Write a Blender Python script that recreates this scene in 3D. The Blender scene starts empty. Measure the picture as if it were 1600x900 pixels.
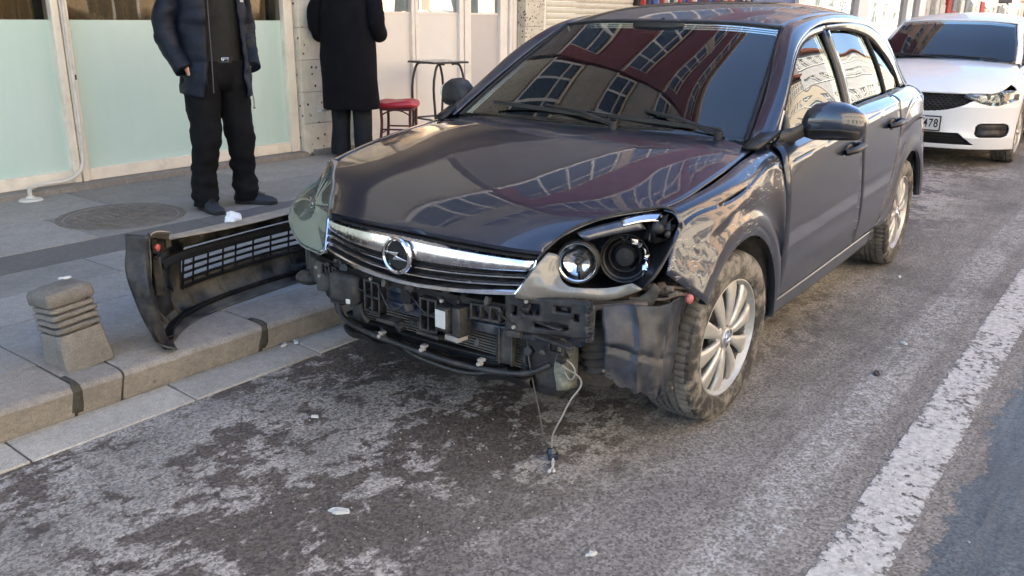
import bpy, bmesh, math, random
import numpy as np
from mathutils import Vector, Matrix, noise as mnoise
R = math.radians
rnd = random.Random(7)
sc = bpy.context.scene
COL = sc.collection

# ---------------------------------------------------------------- camera
def look_rot(yaw, pitch, roll):
    f = Vector((math.cos(yaw)*math.cos(pitch), math.sin(yaw)*math.cos(pitch), -math.sin(pitch)))
    r = f.cross(Vector((0, 0, 1))).normalized(); u = r.cross(f)
    c, s = math.cos(roll), math.sin(roll)
    r2 = c*r + s*u; u2 = -s*r + c*u
    return Matrix((r2, u2, -f)).transposed().to_4x4()
cam = bpy.data.cameras.new('camera'); camo = bpy.data.objects.new('camera', cam); COL.objects.link(camo)
camo.matrix_world = Matrix.Translation((2.8117, 1.8733, 1.4066)) @ look_rot(R(215.380), R(17.560), R(0.658))
cam.sensor_width = 36; cam.lens = 1343.24/1600*36; cam.clip_start = .05; cam.clip_end = 900
sc.camera = camo

# ---------------------------------------------------------------- sky and sun
SUN_EL, SUN_AZ = R(48), R(-68)       # direction (in the XY plane, from +X) that the sun stands in
w = bpy.data.worlds.new('World'); sc.world = w; w.use_nodes = True
nt = w.node_tree; nt.nodes.clear()
sky = nt.nodes.new('ShaderNodeTexSky'); sky.sky_type = 'NISHITA'; sky.sun_disc = False
sky.sun_elevation = SUN_EL; sky.sun_rotation = R(90) - SUN_AZ
sky.air_density = 1.0; sky.dust_density = .6; sky.ozone_density = 3.5; sky.altitude = 200
bg = nt.nodes.new('ShaderNodeBackground'); bg.inputs[1].default_value = .075
wo = nt.nodes.new('ShaderNodeOutputWorld')
nt.links.new(sky.outputs[0], bg.inputs[0]); nt.links.new(bg.outputs[0], wo.inputs[0])
sl = bpy.data.lights.new('sun', 'SUN'); sl.energy = 5.0; sl.angle = R(.5); sl.color = (1, .90, .76)
so = bpy.data.objects.new('sun', sl); COL.objects.link(so)
sd = Vector((math.cos(SUN_AZ)*math.cos(SUN_EL), math.sin(SUN_AZ)*math.cos(SUN_EL), math.sin(SUN_EL)))
so.rotation_euler = sd.to_track_quat('Z', 'Y').to_euler(); so.location = (0, 0, 30)
sc.view_settings.view_transform = 'Standard'; sc.view_settings.look = 'None'
sc.view_settings.exposure = 3.2; sc.view_settings.gamma = 1
sc.view_settings.use_white_balance = True; sc.view_settings.white_balance_temperature = 6900; sc.view_settings.white_balance_tint = 10   # camera set for open shade
sc.render.engine = 'CYCLES'
sc.render.resolution_x = 1024; sc.render.resolution_y = 576
try:
    sc.cycles.max_bounces = 8; sc.cycles.glossy_bounces = 5; sc.cycles.transparent_max_bounces = 16
    sc.cycles.caustics_reflective = False; sc.cycles.caustics_refractive = False
except Exception: pass

# ---------------------------------------------------------------- street frame
KD = R(178.4287); KC, KS = math.cos(KD), math.sin(KD)
def W(s, t, z=0):            # s along the kerb (away from the viewer), t towards the shops
    return Vector((s*KC - t*KS, s*KS + t*KC, z))

# ---------------------------------------------------------------- mesh helpers
class MB:
    def __init__(s): s.v = []; s.f = []; s.m = []
    def add(s, V, F, mi=0):
        o = len(s.v); s.v += [tuple(x) for x in V]; s.f += [tuple(i+o for i in f) for f in F]; s.m += [mi]*len(F); return s
    def box(s, c, d, rot=None, mi=0, taper=1):
        V = []
        for z in (-1, 1):
            k = taper if z > 0 else 1
            for x, y in ((-1, -1), (1, -1), (1, 1), (-1, 1)): V.append(Vector((x*d[0]/2*k, y*d[1]/2*k, z*d[2]/2)))
        if rot is not None: V = [rot @ p for p in V]
        V = [p + Vector(c) for p in V]
        return s.add(V, [(0,3,2,1),(4,5,6,7),(0,1,5,4),(1,2,6,5),(2,3,7,6),(3,0,4,7)], mi)
    def hexa(s, P, mi=0):    # 8 corners: bottom 4 ccw, top 4
        return s.add(P, [(0,3,2,1),(4,5,6,7),(0,1,5,4),(1,2,6,5),(2,3,7,6),(3,0,4,7)], mi)
    def wbox(s, s0, s1, t0, t1, z0, z1, mi=0):   # box in street coordinates
        P = [W(s0,t0,z0),W(s0,t1,z0),W(s1,t1,z0),W(s1,t0,z0),W(s0,t0,z1),W(s0,t1,z1),W(s1,t1,z1),W(s1,t0,z1)]
        return s.hexa(P, mi)
    def tube(s, pts, r, n=8, caps=True, mi=0, sq=1):
        pts = [Vector(p) for p in pts]; rr = r if isinstance(r, (list, tuple)) else [r]*len(pts)
        V = []; F = []; up = None
        for i, p in enumerate(pts):
            t = (pts[min(i+1, len(pts)-1)] - pts[max(i-1, 0)])
            if t.length < 1e-9: t = Vector((0,0,1))
            t.normalize()
            if up is None:
                up = Vector((0,0,1)) if abs(t.z) < .9 else Vector((1,0,0))
            a = (up - t*up.dot(t))
            if a.length < 1e-6: a = t.orthogonal()
            a.normalize(); b = t.cross(a); up = a
            for k in range(n):
                q = 2*math.pi*k/n; V.append(p + (a*math.cos(q) + b*math.sin(q)*sq)*rr[i])
        for i in range(len(pts)-1):
            for k in range(n):
                F.append((i*n+k, i*n+(k+1)%n, (i+1)*n+(k+1)%n, (i+1)*n+k))
        if caps:
            F.append(tuple(range(n))[::-1]); F.append(tuple((len(pts)-1)*n+k for k in range(n)))
        return s.add(V, F, mi)
    def cyl(s, p0, p1, r0, r1=None, n=16, mi=0):
        return s.tube([p0, p1], [r0, r0 if r1 is None else r1], n, True, mi)
    def lathe(s, prof, n=48, axis='y', c=(0,0,0), closed=False, mi=0, M=None, a0=0, a1=2*math.pi):
        # prof: (radius, h); axis y: circle in xz
        V = []; F = []; m = len(prof); full = abs(a1-a0-2*math.pi) < 1e-6; nn = n if full else n+1
        for k in range(nn):
            a = a0+(a1-a0)*k/n
            for r_, h in prof:
                if axis == 'y': p = Vector((r_*math.cos(a), h, r_*math.sin(a)))
                elif axis == 'z': p = Vector((r_*math.cos(a), r_*math.sin(a), h))
                else: p = Vector((h, r_*math.cos(a), r_*math.sin(a)))
                if M is not None: p = M @ p
                V.append(p + Vector(c))
        for k in range(n):
            k2 = (k+1) % nn
            for i in range(m-1 + (1 if closed else 0)):
                j = (i+1) % m
                F.append((k*m+i, k2*m+i, k2*m+j, k*m+j))
        return s.add(V, F, mi)
    def prism(s, poly, dvec, mi=0):   # polygon (3d points) extruded by a vector
        n = len(poly); V = [Vector(p) for p in poly] + [Vector(p)+Vector(dvec) for p in poly]
        F = [tuple(range(n))[::-1], tuple(range(n, 2*n))] + [(i, (i+1)%n, (i+1)%n+n, i+n) for i in range(n)]
        return s.add(V, F, mi)
    def grid(s, P, mi=0, skip=None):         # P[r][c]
        r_, c_ = len(P), len(P[0]); V = [p for row in P for p in row]; F = []
        for i in range(r_-1):
            for j in range(c_-1):
                if skip and skip(i, j): continue
                F.append((i*c_+j, i*c_+j+1, (i+1)*c_+j+1, (i+1)*c_+j))
        return s.add(V, F, mi)
    def loft(s, rings, caps=True, mi=0):
        n = len(rings[0]); V = [p for r_ in rings for p in r_]; F = []
        for i in range(len(rings)-1):
            for k in range(n): F.append((i*n+k, i*n+(k+1)%n, (i+1)*n+(k+1)%n, (i+1)*n+k))
        if caps: F.append(tuple(range(n))[::-1]); F.append(tuple((len(rings)-1)*n+k for k in range(n)))
        return s.add(V, F, mi)
    def sphere(s, c, r, nu=16, nv=10, mi=0, M=None):
        rr = r if isinstance(r, (tuple, list)) else (r, r, r)
        rings = []
        for i in range(1, nv):
            a = math.pi*i/nv
            rings.append([Vector((rr[0]*math.sin(a)*math.cos(2*math.pi*k/nu), rr[1]*math.sin(a)*math.sin(2*math.pi*k/nu), -rr[2]*math.cos(a))) for k in range(nu)])
        if M is not None: rings = [[M @ p for p in q] for q in rings]
        rings = [[p + Vector(c) for p in q] for q in rings]
        return s.loft(rings, True, mi)
    def xf(s, M):
        s.v = [tuple(M @ Vector(p)) for p in s.v]; return s
    def mirror(s):
        o = MB(); o.v = [(x, -y, z) for x, y, z in s.v]; o.f = [f[::-1] for f in s.f]; o.m = list(s.m); return o
    def join(s, o): return s.add(o.v, o.f) if not any(o.m) else s._j(o)
    def _j(s, o):
        k = len(s.v); s.v += o.v; s.f += [tuple(i+k for i in f) for f in o.f]; s.m += o.m; return s

def tag(o, label=None, cat=None, group=None, kind=None):
    if label: o['label'] = label
    if cat: o['category'] = cat
    if group: o['group'] = group
    if kind: o['kind'] = kind
    return o
def thing(name, label, cat, loc=(0,0,0), rz=0, group=None):
    o = bpy.data.objects.new(name, None); COL.objects.link(o); o.location = loc; o.rotation_euler = (0, 0, rz)
    o.empty_display_size = .2
    return tag(o, label, cat, group)
def obj(name, mb, mat, parent=None, smooth=True, bev=0, solid=0, merge=0, ang=35, sub=0, label=None, recalc=False, seg=2, kind=None):
    me = bpy.data.meshes.new(name); me.from_pydata(mb.v, [], mb.f)
    mats = mat if isinstance(mat, (list, tuple)) else [mat]
    for m_ in mats: me.materials.append(m_)
    if len(mats) > 1: me.polygons.foreach_set('material_index', mb.m)
    if merge or recalc:
        bm = bmesh.new(); bm.from_mesh(me)
        if merge: bmesh.ops.remove_doubles(bm, verts=bm.verts, dist=merge)
        if recalc: bmesh.ops.recalc_face_normals(bm, faces=bm.faces)
        bm.to_mesh(me); bm.free()
    me.update()
    if smooth:
        me.polygons.foreach_set('use_smooth', [True]*len(me.polygons))
        me.set_sharp_from_angle(angle=R(ang))
    o = bpy.data.objects.new(name, me); COL.objects.link(o)
    if parent is not None: o.parent = parent
    if bev:
        b = o.modifiers.new('bevel', 'BEVEL'); b.width = bev; b.segments = seg; b.limit_method = 'ANGLE'; b.angle_limit = R(40)
    if solid:
        d = o.modifiers.new('solid', 'SOLIDIFY'); d.thickness = abs(solid); d.offset = -1 if solid > 0 else 1
    if sub:
        d = o.modifiers.new('sub', 'SUBSURF'); d.levels = sub; d.render_levels = sub
    if label: o['label'] = label
    if kind: o['kind'] = kind
    return o
def inst(src, parent=None, loc=None, rz=None):
    o = src.copy(); COL.objects.link(o)
    if parent is not None: o.parent = parent
    if loc is not None: o.location = loc
    if rz is not None: o.rotation_euler = (0, 0, rz)
    return o

# ---------------------------------------------------------------- splines
def _natmat(t, q):
    # matrix mapping control values at knots t to natural cubic spline values at q
    n = len(t); h = np.diff(t)
    if n == 2:
        w_ = (q-t[0])/(t[1]-t[0]); return np.stack([1-w_, w_], 1)
    A = np.zeros((n, n)); B = np.zeros((n, n)); A[0,0] = A[-1,-1] = 1
    for i in range(1, n-1):
        A[i,i-1] = h[i-1]; A[i,i] = 2*(h[i-1]+h[i]); A[i,i+1] = h[i]
        B[i,i-1] = 6/h[i-1]; B[i,i] = -6/h[i-1]-6/h[i]; B[i,i+1] = 6/h[i]
    Mm = np.linalg.solve(A, B); out = np.zeros((len(q), n))
    for k, x in enumerate(q):
        i = min(max(np.searchsorted(t, x)-1, 0), n-2); d = h[i]; a = (t[i+1]-x)/d; b = (x-t[i])/d
        out[k,i] += a; out[k,i+1] += b
        out[k] += (a**3-a)*d*d/6*Mm[i] + (b**3-b)*d*d/6*Mm[i+1]
    return out
def _knots(G, axis):
    D = np.linalg.norm(np.diff(G, axis=axis), axis=2).mean(axis=1-axis)
    return np.concatenate([[0], np.cumsum(np.maximum(D, 1e-4))])
def surf(rows, su=6, sv=6, trim=(0,0,0,0)):
    """natural-spline surface through rows of control points. trim in metres: (u start, u end, v start, v end)"""
    G = np.array(rows, float); tu = _knots(G, 1); tv = _knots(G, 0)
    def samples(t, k, a, b):
        q = [t[0]]
        for i in range(len(t)-1): q += [t[i]+(t[i+1]-t[i])*(j+1)/k for j in range(k)]
        q = np.array(q); L = q[-1]; q[0] += a; q[-1] -= b; return q
    qu = samples(tu, su, trim[0], trim[1]); qv = samples(tv, sv, trim[2], trim[3])
    Mu = _natmat(tu, qu); Mv = _natmat(tv, qv)
    return np.einsum('ri,ijk,cj->rck', Mv, G, Mu)
def curve(pts, k=8):
    G = np.array(pts, float); d = np.linalg.norm(np.diff(G, axis=0), axis=1); t = np.concatenate([[0], np.cumsum(d)])
    q = np.concatenate([[0]]+[t[i]+(t[i+1]-t[i])*np.arange(1, k+1)/k for i in range(len(t)-1)])
    return [Vector(p) for p in _natmat(t, q) @ G]
def mir_rows(rows):     # rows start on the centre line
    return [[(p[0], -p[1], p[2]) for p in r_[:0:-1]] + list(r_) for r_ in rows]
def panel(P, centre=(-1.2, 0, .6), disp=None):
    """grid array to an outward-facing MB"""
    P = np.array(P); mb = MB()
    G = [[Vector(p) for p in row] for row in P]
    i, j = len(G)//2, len(G[0])//2
    i = min(i, len(G)-2); j = min(j, len(G[0])-2)
    n = (G[i][j+1]-G[i][j]).cross(G[i+1][j]-G[i][j])
    if n.dot(G[i][j]-Vector(centre)) < 0: G = [r_[::-1] for r_ in G]
    if disp: G = [[disp(p) for p in r_] for r_ in G]
    return mb.grid(G)
# ================================================================ materials
class NT:
    def __init__(s, name):
        s.m = bpy.data.materials.new(name); s.m.use_nodes = True; s.t = s.m.node_tree; s.t.nodes.clear()
        s.out = s.n('ShaderNodeOutputMaterial')
    def n(s, ty, **kw):
        x = s.t.nodes.new(ty)
        for k, v in kw.items():
            if k.startswith('i_'): x.inputs[k[2:].replace('_', ' ')].default_value = v
            else: setattr(x, k, v)
        return x
    def l(s, a, b): s.t.links.new(a, b); return s
    def coord(s, kind='Object'):
        return s.n('ShaderNodeTexCoord').outputs[kind]
    def mapping(s, src, scale=(1,1,1), rot=(0,0,0), loc=(0,0,0)):
        x = s.n('ShaderNodeMapping'); s.l(src, x.inputs[0])
        x.inputs['Scale'].default_value = scale; x.inputs['Rotation'].default_value = rot; x.inputs['Location'].default_value = loc
        return x.outputs[0]
    def noise(s, src, scale, detail=6, rough=.6, dist=0):
        x = s.n('ShaderNodeTexNoise'); s.l(src, x.inputs['Vector'])
        x.inputs['Scale'].default_value = scale; x.inputs['Detail'].default_value = detail
        x.inputs['Roughness'].default_value = rough; x.inputs['Distortion'].default_value = dist
        return x.outputs['Fac']
    def voro(s, src, scale, feat='F1', out='Distance', rnd=1):
        x = s.n('ShaderNodeTexVoronoi', feature=feat); s.l(src, x.inputs['Vector']); x.inputs['Scale'].default_value = scale
        x.inputs['Randomness'].default_value = rnd
        return x.outputs[out]
    def ramp(s, fac, stops, interp='LINEAR'):
        x = s.n('ShaderNodeValToRGB'); s.l(fac, x.inputs[0]); cr_ = x.color_ramp; cr_.interpolation = interp
        while len(cr_.elements) < len(stops): cr_.elements.new(.5)
        for e, (p, c) in zip(cr_.elements, stops):
            e.position = p; e.color = (c, c, c, 1) if isinstance(c, (int, float)) else (*c, 1)
        return x.outputs[0]
    def mix(s, f, a, b, mode='MIX'):
        x = s.n('ShaderNodeMix', data_type='RGBA', blend_type=mode)
        for sock, v in ((x.inputs[0], f), (x.inputs[6], a), (x.inputs[7], b)):
            if isinstance(v, (int, float)): sock.default_value = v if sock.type == 'VALUE' else (v, v, v, 1)
            elif isinstance(v, tuple): sock.default_value = (*v, 1)
            else: s.l(v, sock)
        return x.outputs[2]
    def math(s, op, a, b=0, c=None, clamp=False):
        x = s.n('ShaderNodeMath', operation=op, use_clamp=clamp)
        for i, v in enumerate((a, b) if c is None else (a, b, c)):
            if isinstance(v, (int, float)): x.inputs[i].default_value = v
            else: s.l(v, x.inputs[i])
        return x.outputs[0]
    def bsdf(s, **kw):
        x = s.n('ShaderNodeBsdfPrincipled')
        for k, v in kw.items():
            sock = x.inputs[k.replace('_', ' ')]
            if isinstance(v, (int, float)): sock.default_value = v
            elif isinstance(v, tuple): sock.default_value = (*v, 1) if len(v) == 3 and sock.type == 'RGBA' else v
            else: s.l(v, sock)
        return x
    def bump(s, h, strength=.3, dist=.01):
        x = s.n('ShaderNodeBump'); s.l(h, x.inputs['Height']); x.inputs['Strength'].default_value = strength; x.inputs['Distance'].default_value = dist
        return x.outputs[0]
    def done(s, b): s.l(b.outputs[0], s.out.inputs[0]); return s.m

def simple(name, col, rough=.5, metal=0, var=.15, vs=8, bump=0, bs=40, bd=.004, dirt=None, coat=0, spec=.5, **kw):
    """base colour with mottled variation; dirt=(colour, scale, low, high)"""
    t = NT(name); c = t.coord(); n1 = t.noise(c, vs, 8, .65)
    lo = tuple(max(0, x*(1-var)) for x in col); hi = tuple(min(1, x*(1+var)) for x in col)
    colr = t.ramp(n1, [(.3, lo), (.7, hi)])
    rr = t.ramp(t.noise(c, vs*2.3, 6, .6), [(.3, max(0, rough-.08)), (.7, min(1, rough+.08))])
    b = t.bsdf(Metallic=metal, Coat_Weight=coat, Specular_IOR_Level=spec, **kw)
    if dirt:
        d = t.ramp(t.noise(c, dirt[1], 10, .7), [(dirt[2], 0.), (dirt[3], 1.)])
        colr = t.mix(d, colr, dirt[0]); rr = t.mix(d, rr, .85)
        if metal: t.l(t.math('MULTIPLY', t.math('SUBTRACT', 1, d), metal), b.inputs['Metallic'])
    t.l(colr, b.inputs['Base Color']); t.l(rr, b.inputs['Roughness'])
    if bump: t.l(t.bump(t.noise(c, bs, 6, .6), bump, bd), b.inputs['Normal'])
    return t.done(b)

def mat_paint(name, col, dust=(.22,.19,.16), dust_amt=.25, scratch=False, lowdirt=True, metal=.35, flake=True):
    t = NT(name); c = t.coord(); sep = t.n('ShaderNodeSeparateXYZ'); t.l(c, sep.inputs[0])
    base = t.mix(t.noise(c, 900, 2, .5), tuple(x*.75 for x in col), tuple(x*1.3 for x in col)) if flake else t.mix(0., col, col)
    d1 = t.ramp(t.noise(c, 3.2, 10, .68), [(.38, 0.), (.8, 1.)])
    d2 = t.ramp(t.noise(t.mapping(c, (9, 9, 1.2)), 3, 8, .7), [(.42, 0.), (.78, 1.)])
    d = t.math('MULTIPLY', t.math('ADD', d1, d2), dust_amt, clamp=True)
    if lowdirt:   # road film thrown up over the lower doors
        lz = t.n('ShaderNodeMapRange'); t.l(sep.outputs[2], lz.inputs[0]); lz.inputs[1].default_value = .78; lz.inputs[2].default_value = .22
        lz.inputs[3].default_value = 0; lz.inputs[4].default_value = .50
        g = t.math('MULTIPLY', lz.outputs[0], t.ramp(t.noise(c, 5, 9, .7), [(.25, .55), (.75, 1.)]))
        d = t.math('MAXIMUM', d, g)
    colr = t.mix(d, base, dust)
    rough = t.ramp(d, [(0., .30), (1., .6)]); coat = t.math('SUBTRACT', 1., t.math('MULTIPLY', d, .75))
    b = t.bsdf(Specular_IOR_Level=.5, Coat_Roughness=.03, Coat_IOR=1.5)
    met = t.math('MULTIPLY', t.math('SUBTRACT', 1, d), metal)
    if scratch:
        box = lambda cx, cy, cz, r_, sx=1, sy=1, sz=1: t.ramp(t.math('SQRT', t.math('ADD', t.math('ADD',
              t.math('POWER', t.math('MULTIPLY', t.math('SUBTRACT', sep.outputs[0], cx), sx), 2),
              t.math('POWER', t.math('MULTIPLY', t.math('SUBTRACT', sep.outputs[1], cy), sy), 2)),
              t.math('POWER', t.math('MULTIPLY', t.math('SUBTRACT', sep.outputs[2], cz), sz), 2))), [(r_*.35, 1.), (r_, 0.)])
        fx = t.noise(t.mapping(c, (3, 3, 14), (0, R(-25), 0)), 9, 9, .75)
        fine = t.ramp(t.noise(t.mapping(c, (6, 6, 60), (0, R(-25), 0)), 14, 6, .8), [(.60, 0.), (.64, 1.)])
        patch = t.ramp(fx, [(.57, 0.), (.60, 1.)])
        m1 = t.math('MAXIMUM', box(.02, .87, .74, .15), box(.44, .86, .70, .14))
        m1 = t.math('MAXIMUM', m1, t.math('MAXIMUM', box(-.24, .86, .87, .20, .8, 1, 1.9), box(-.40, .86, .90, .08)))
        sm = t.math('MULTIPLY', t.math('MAXIMUM', patch, t.math('MULTIPLY', fine, .45)), t.ramp(m1, [(.05, 0.), (.5, 1.)]))
        prim = t.ramp(t.noise(c, 21, 4, .7), [(.38, (.10,.10,.11)), (.5, (.42,.38,.34)), (.60, (.30,.26,.23)), (.7, (.42,.10,.08)), (.78, (.60,.56,.50))])
        colr = t.mix(sm, colr, prim); rough = t.mix(sm, rough, .6); coat = t.math('MULTIPLY', coat, t.math('SUBTRACT', 1, sm))
        met = t.math('MULTIPLY', met, t.math('SUBTRACT', 1, sm))
    t.l(colr, b.inputs['Base Color']); t.l(rough, b.inputs['Roughness']); t.l(coat, b.inputs['Coat Weight']); t.l(met, b.inputs['Metallic'])
    orange = t.bump(t.noise(c, 260, 2, .5), .015, .001)
    wave = t.n('ShaderNodeBump'); t.l(t.noise(c, 4.5, 2, .5), wave.inputs['Height']); wave.inputs['Strength'].default_value = .07; wave.inputs['Distance'].default_value = .01
    t.l(wave.outputs[0], b.inputs['Coat Normal'])
    return t.done(b)

def mat_glass(name, tint=(.55,.62,.62), rough=.0, dust=.06, refl=1.0, dcol=(.5,.48,.44), wave=.0, ior=1.9):
    """thin car or window glass: clear film with mirror reflection, and a little dust"""
    t = NT(name); c = t.coord()
    tr = t.n('ShaderNodeBsdfTransparent'); tr.inputs[0].default_value = (*tint, 1)
    gl = t.n('ShaderNodeBsdfGlossy'); gl.inputs['Roughness'].default_value = rough; gl.inputs[0].default_value = (refl, refl, refl, 1)
    fr = t.n('ShaderNodeFresnel'); fr.inputs[0].default_value = ior
    if wave:
        bn = t.n('ShaderNodeBump'); t.l(t.noise(c, 2.2, 1, .5), bn.inputs['Height']); bn.inputs['Strength'].default_value = wave; bn.inputs['Distance'].default_value = .02
        t.l(bn.outputs[0], gl.inputs['Normal'])
    m = t.n('ShaderNodeMixShader'); t.l(fr.outputs[0], m.inputs[0]); t.l(tr.outputs[0], m.inputs[1]); t.l(gl.outputs[0], m.inputs[2])
    df = t.n('ShaderNodeBsdfDiffuse'); df.inputs[0].default_value = (*dcol, 1)
    m2 = t.n('ShaderNodeMixShader')
    t.l(t.math('MULTIPLY', t.ramp(t.noise(c, 5, 9, .7), [(.35, .3), (.75, 1.)]), dust), m2.inputs[0]); t.l(m.outputs[0], m2.inputs[1]); t.l(df.outputs[0], m2.inputs[2])
    t.l(m2.outputs[0], t.out.inputs[0]); return t.m

def mat_terrazzo(name, base, spot, scale=22, thr=.22, amt=.48):
    t = NT(name); c = t.coord()
    v = t.voro(c, scale, rnd=1); pick = t.ramp(t.noise(c, scale*.35, 4, .7), [(amt, 0.), (amt+.04, 1.)])
    s1 = t.math('MULTIPLY', t.ramp(v, [(thr*.8, 1.), (thr, 0.)]), pick)
    b0 = t.ramp(t.noise(c, 6, 9, .7), [(.3, tuple(x*.8 for x in base)), (.7, tuple(min(1, x*1.15) for x in base))])
    st = t.ramp(t.noise(t.mapping(c, (1, 1, .25)), 4, 8, .7), [(.45, 0.), (.75, .5)])
    b0 = t.mix(st, b0, tuple(x*.55 for x in base))
    colr = t.mix(s1, b0, spot)
    b = t.bsdf(Base_Color=colr, Roughness=.55); t.l(t.bump(t.noise(c, 60, 5, .7), .25, .003), b.inputs['Normal'])
    return t.done(b)

M = {}
M['paint'] = mat_paint('dark slate metallic paint', (.008,.014,.031), dust=(.11,.115,.125), dust_amt=.05)
M['paint_scr'] = mat_paint('dark slate paint, scraped', (.008,.014,.031), dust=(.11,.115,.125), dust_amt=.05, scratch=True)
M['paint_dull'] = mat_paint('dark slate paint, dusty', (.024,.030,.046), dust=(.17,.16,.15), dust_amt=.30, lowdirt=False)
M['white_paint'] = mat_paint('white car paint', (.72,.73,.74), dust=(.5,.46,.4), dust_amt=.12, metal=0, flake=False, lowdirt=False)
M['glass'] = mat_glass('tinted windscreen', (.74,.82,.78), dust=.012, wave=.09, ior=1.55)
M['glass_side'] = mat_glass('tinted side glass', (.50,.56,.54), dust=.008, wave=.07, ior=1.5)
M['black_plastic'] = simple('black plastic', (.010,.010,.011), .42, var=.3, bump=.1, bs=150, bd=.001, spec=.35, dirt=((.07,.062,.055), 9, .5, 1.0))
M['dusty_plastic'] = simple('dusty grey-black plastic', (.014,.014,.016), .5, var=.4, bump=.25, bs=60, bd=.002, spec=.4, dirt=((.10,.090,.078), 14, .45, .85))
M['grime_plastic'] = simple('grimy plastic with mud', (.030,.029,.028), .65, var=.5, vs=14, bump=.6, bs=45, bd=.004, spec=.35, dirt=((.15,.135,.115), 9, .42, .75))
M['blue_steel'] = simple('painted dark blue steel', (.014,.020,.036), .35, var=.3, bump=.2, bs=50, bd=.001, dirt=((.20,.18,.16), 12, .5, .85))
M['chrome'] = simple('chrome', (.72,.73,.76), .12, 1, var=.06, dirt=((.30,.28,.25), 30, .60, 1.0))
M['chrome_dull'] = simple('dusty chrome bar', (.62,.62,.64), .24, 1, var=.10, vs=20)
M['alloy'] = simple('dirty silver alloy', (.46,.455,.44), .42, .7, var=.1, dirt=((.27,.24,.21), 13, .46, .85), bump=.15, bs=80, bd=.001)
M['alloy_dark'] = simple('dark wheel barrel', (.10,.095,.09), .7, .3, var=.3)
M['rubber'] = simple('tyre rubber', (.020,.019,.019), .7, var=.3, bump=.3, bs=90, bd=.002, dirt=((.20,.18,.155), 16, .44, .62))
M['rubber_tread'] = simple('dusty tyre tread', (.04,.037,.034), .85, var=.3, bump=.3, bs=120, bd=.002, dirt=((.15,.135,.118), 9, .34, .7))
M['liner'] = simple('muddy wheel arch liner', (.075,.062,.050), .9, var=.4, vs=14, bump=.8, bs=30, bd=.008)
M['black_deep'] = simple('deep black for trim and unlit cavities', (.008,.008,.009), .8, var=.2)  # own colour of seals, trim and print; painted shade in hollows
M['radiator'] = simple('radiator core', (.065,.065,.062), .6, .4, var=.3, dirt=((.16,.14,.12), 8, .4, .8))
M['bellows'] = simple('brown dusty rubber bellows', (.07,.055,.043), .85, var=.35, vs=16, bump=.5, bs=50, bd=.003)
M['rust'] = simple('rusty dusty bracket', (.10,.075,.06), .85, var=.45, vs=24, bump=.5, bs=90, bd=.002)
M['seat'] = simple('dark seat cloth', (.07,.07,.072), .9, var=.2, bump=.3, bs=300, bd=.002)
M['dash'] = simple('grey dashboard', (.10,.105,.10), .7, var=.15)
M['reflector'] = simple('lamp reflector', (.55,.56,.58), .10, 1, var=.1)
M['amber'] = simple('amber indicator', (.75,.22,.04), .25, var=.15, coat=.6)
M['red_lamp'] = simple('red tail lamp', (.45,.02,.02), .15, var=.1, coat=1)
M['lamp_grey'] = simple('lamp housing grey', (.17,.17,.16), .5, var=.15, dirt=((.34,.30,.26), 10, .4, .8))
M['lens'] = mat_glass('headlight lens', (.90,.94,.92), dust=.18, dcol=(.62,.68,.64))
M['lens_frosted'] = simple('hazed lens fragment', (.15,.14,.125), .25, var=.25, vs=7, coat=.6)
M['lens_green'] = mat_glass('hazed greenish lens', (.80,.90,.86), dust=.16, dcol=(.42,.52,.47))
M['label_white'] = simple('white sticker', (.50,.50,.48), .6, var=.06, dirt=((.3,.27,.24), 20, .6, .9))
M['wire'] = simple('dusty cable', (.07,.065,.06), .7, var=.3)
M['wire_light'] = simple('bare pale cable', (.28,.26,.24), .6, var=.3)
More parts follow.
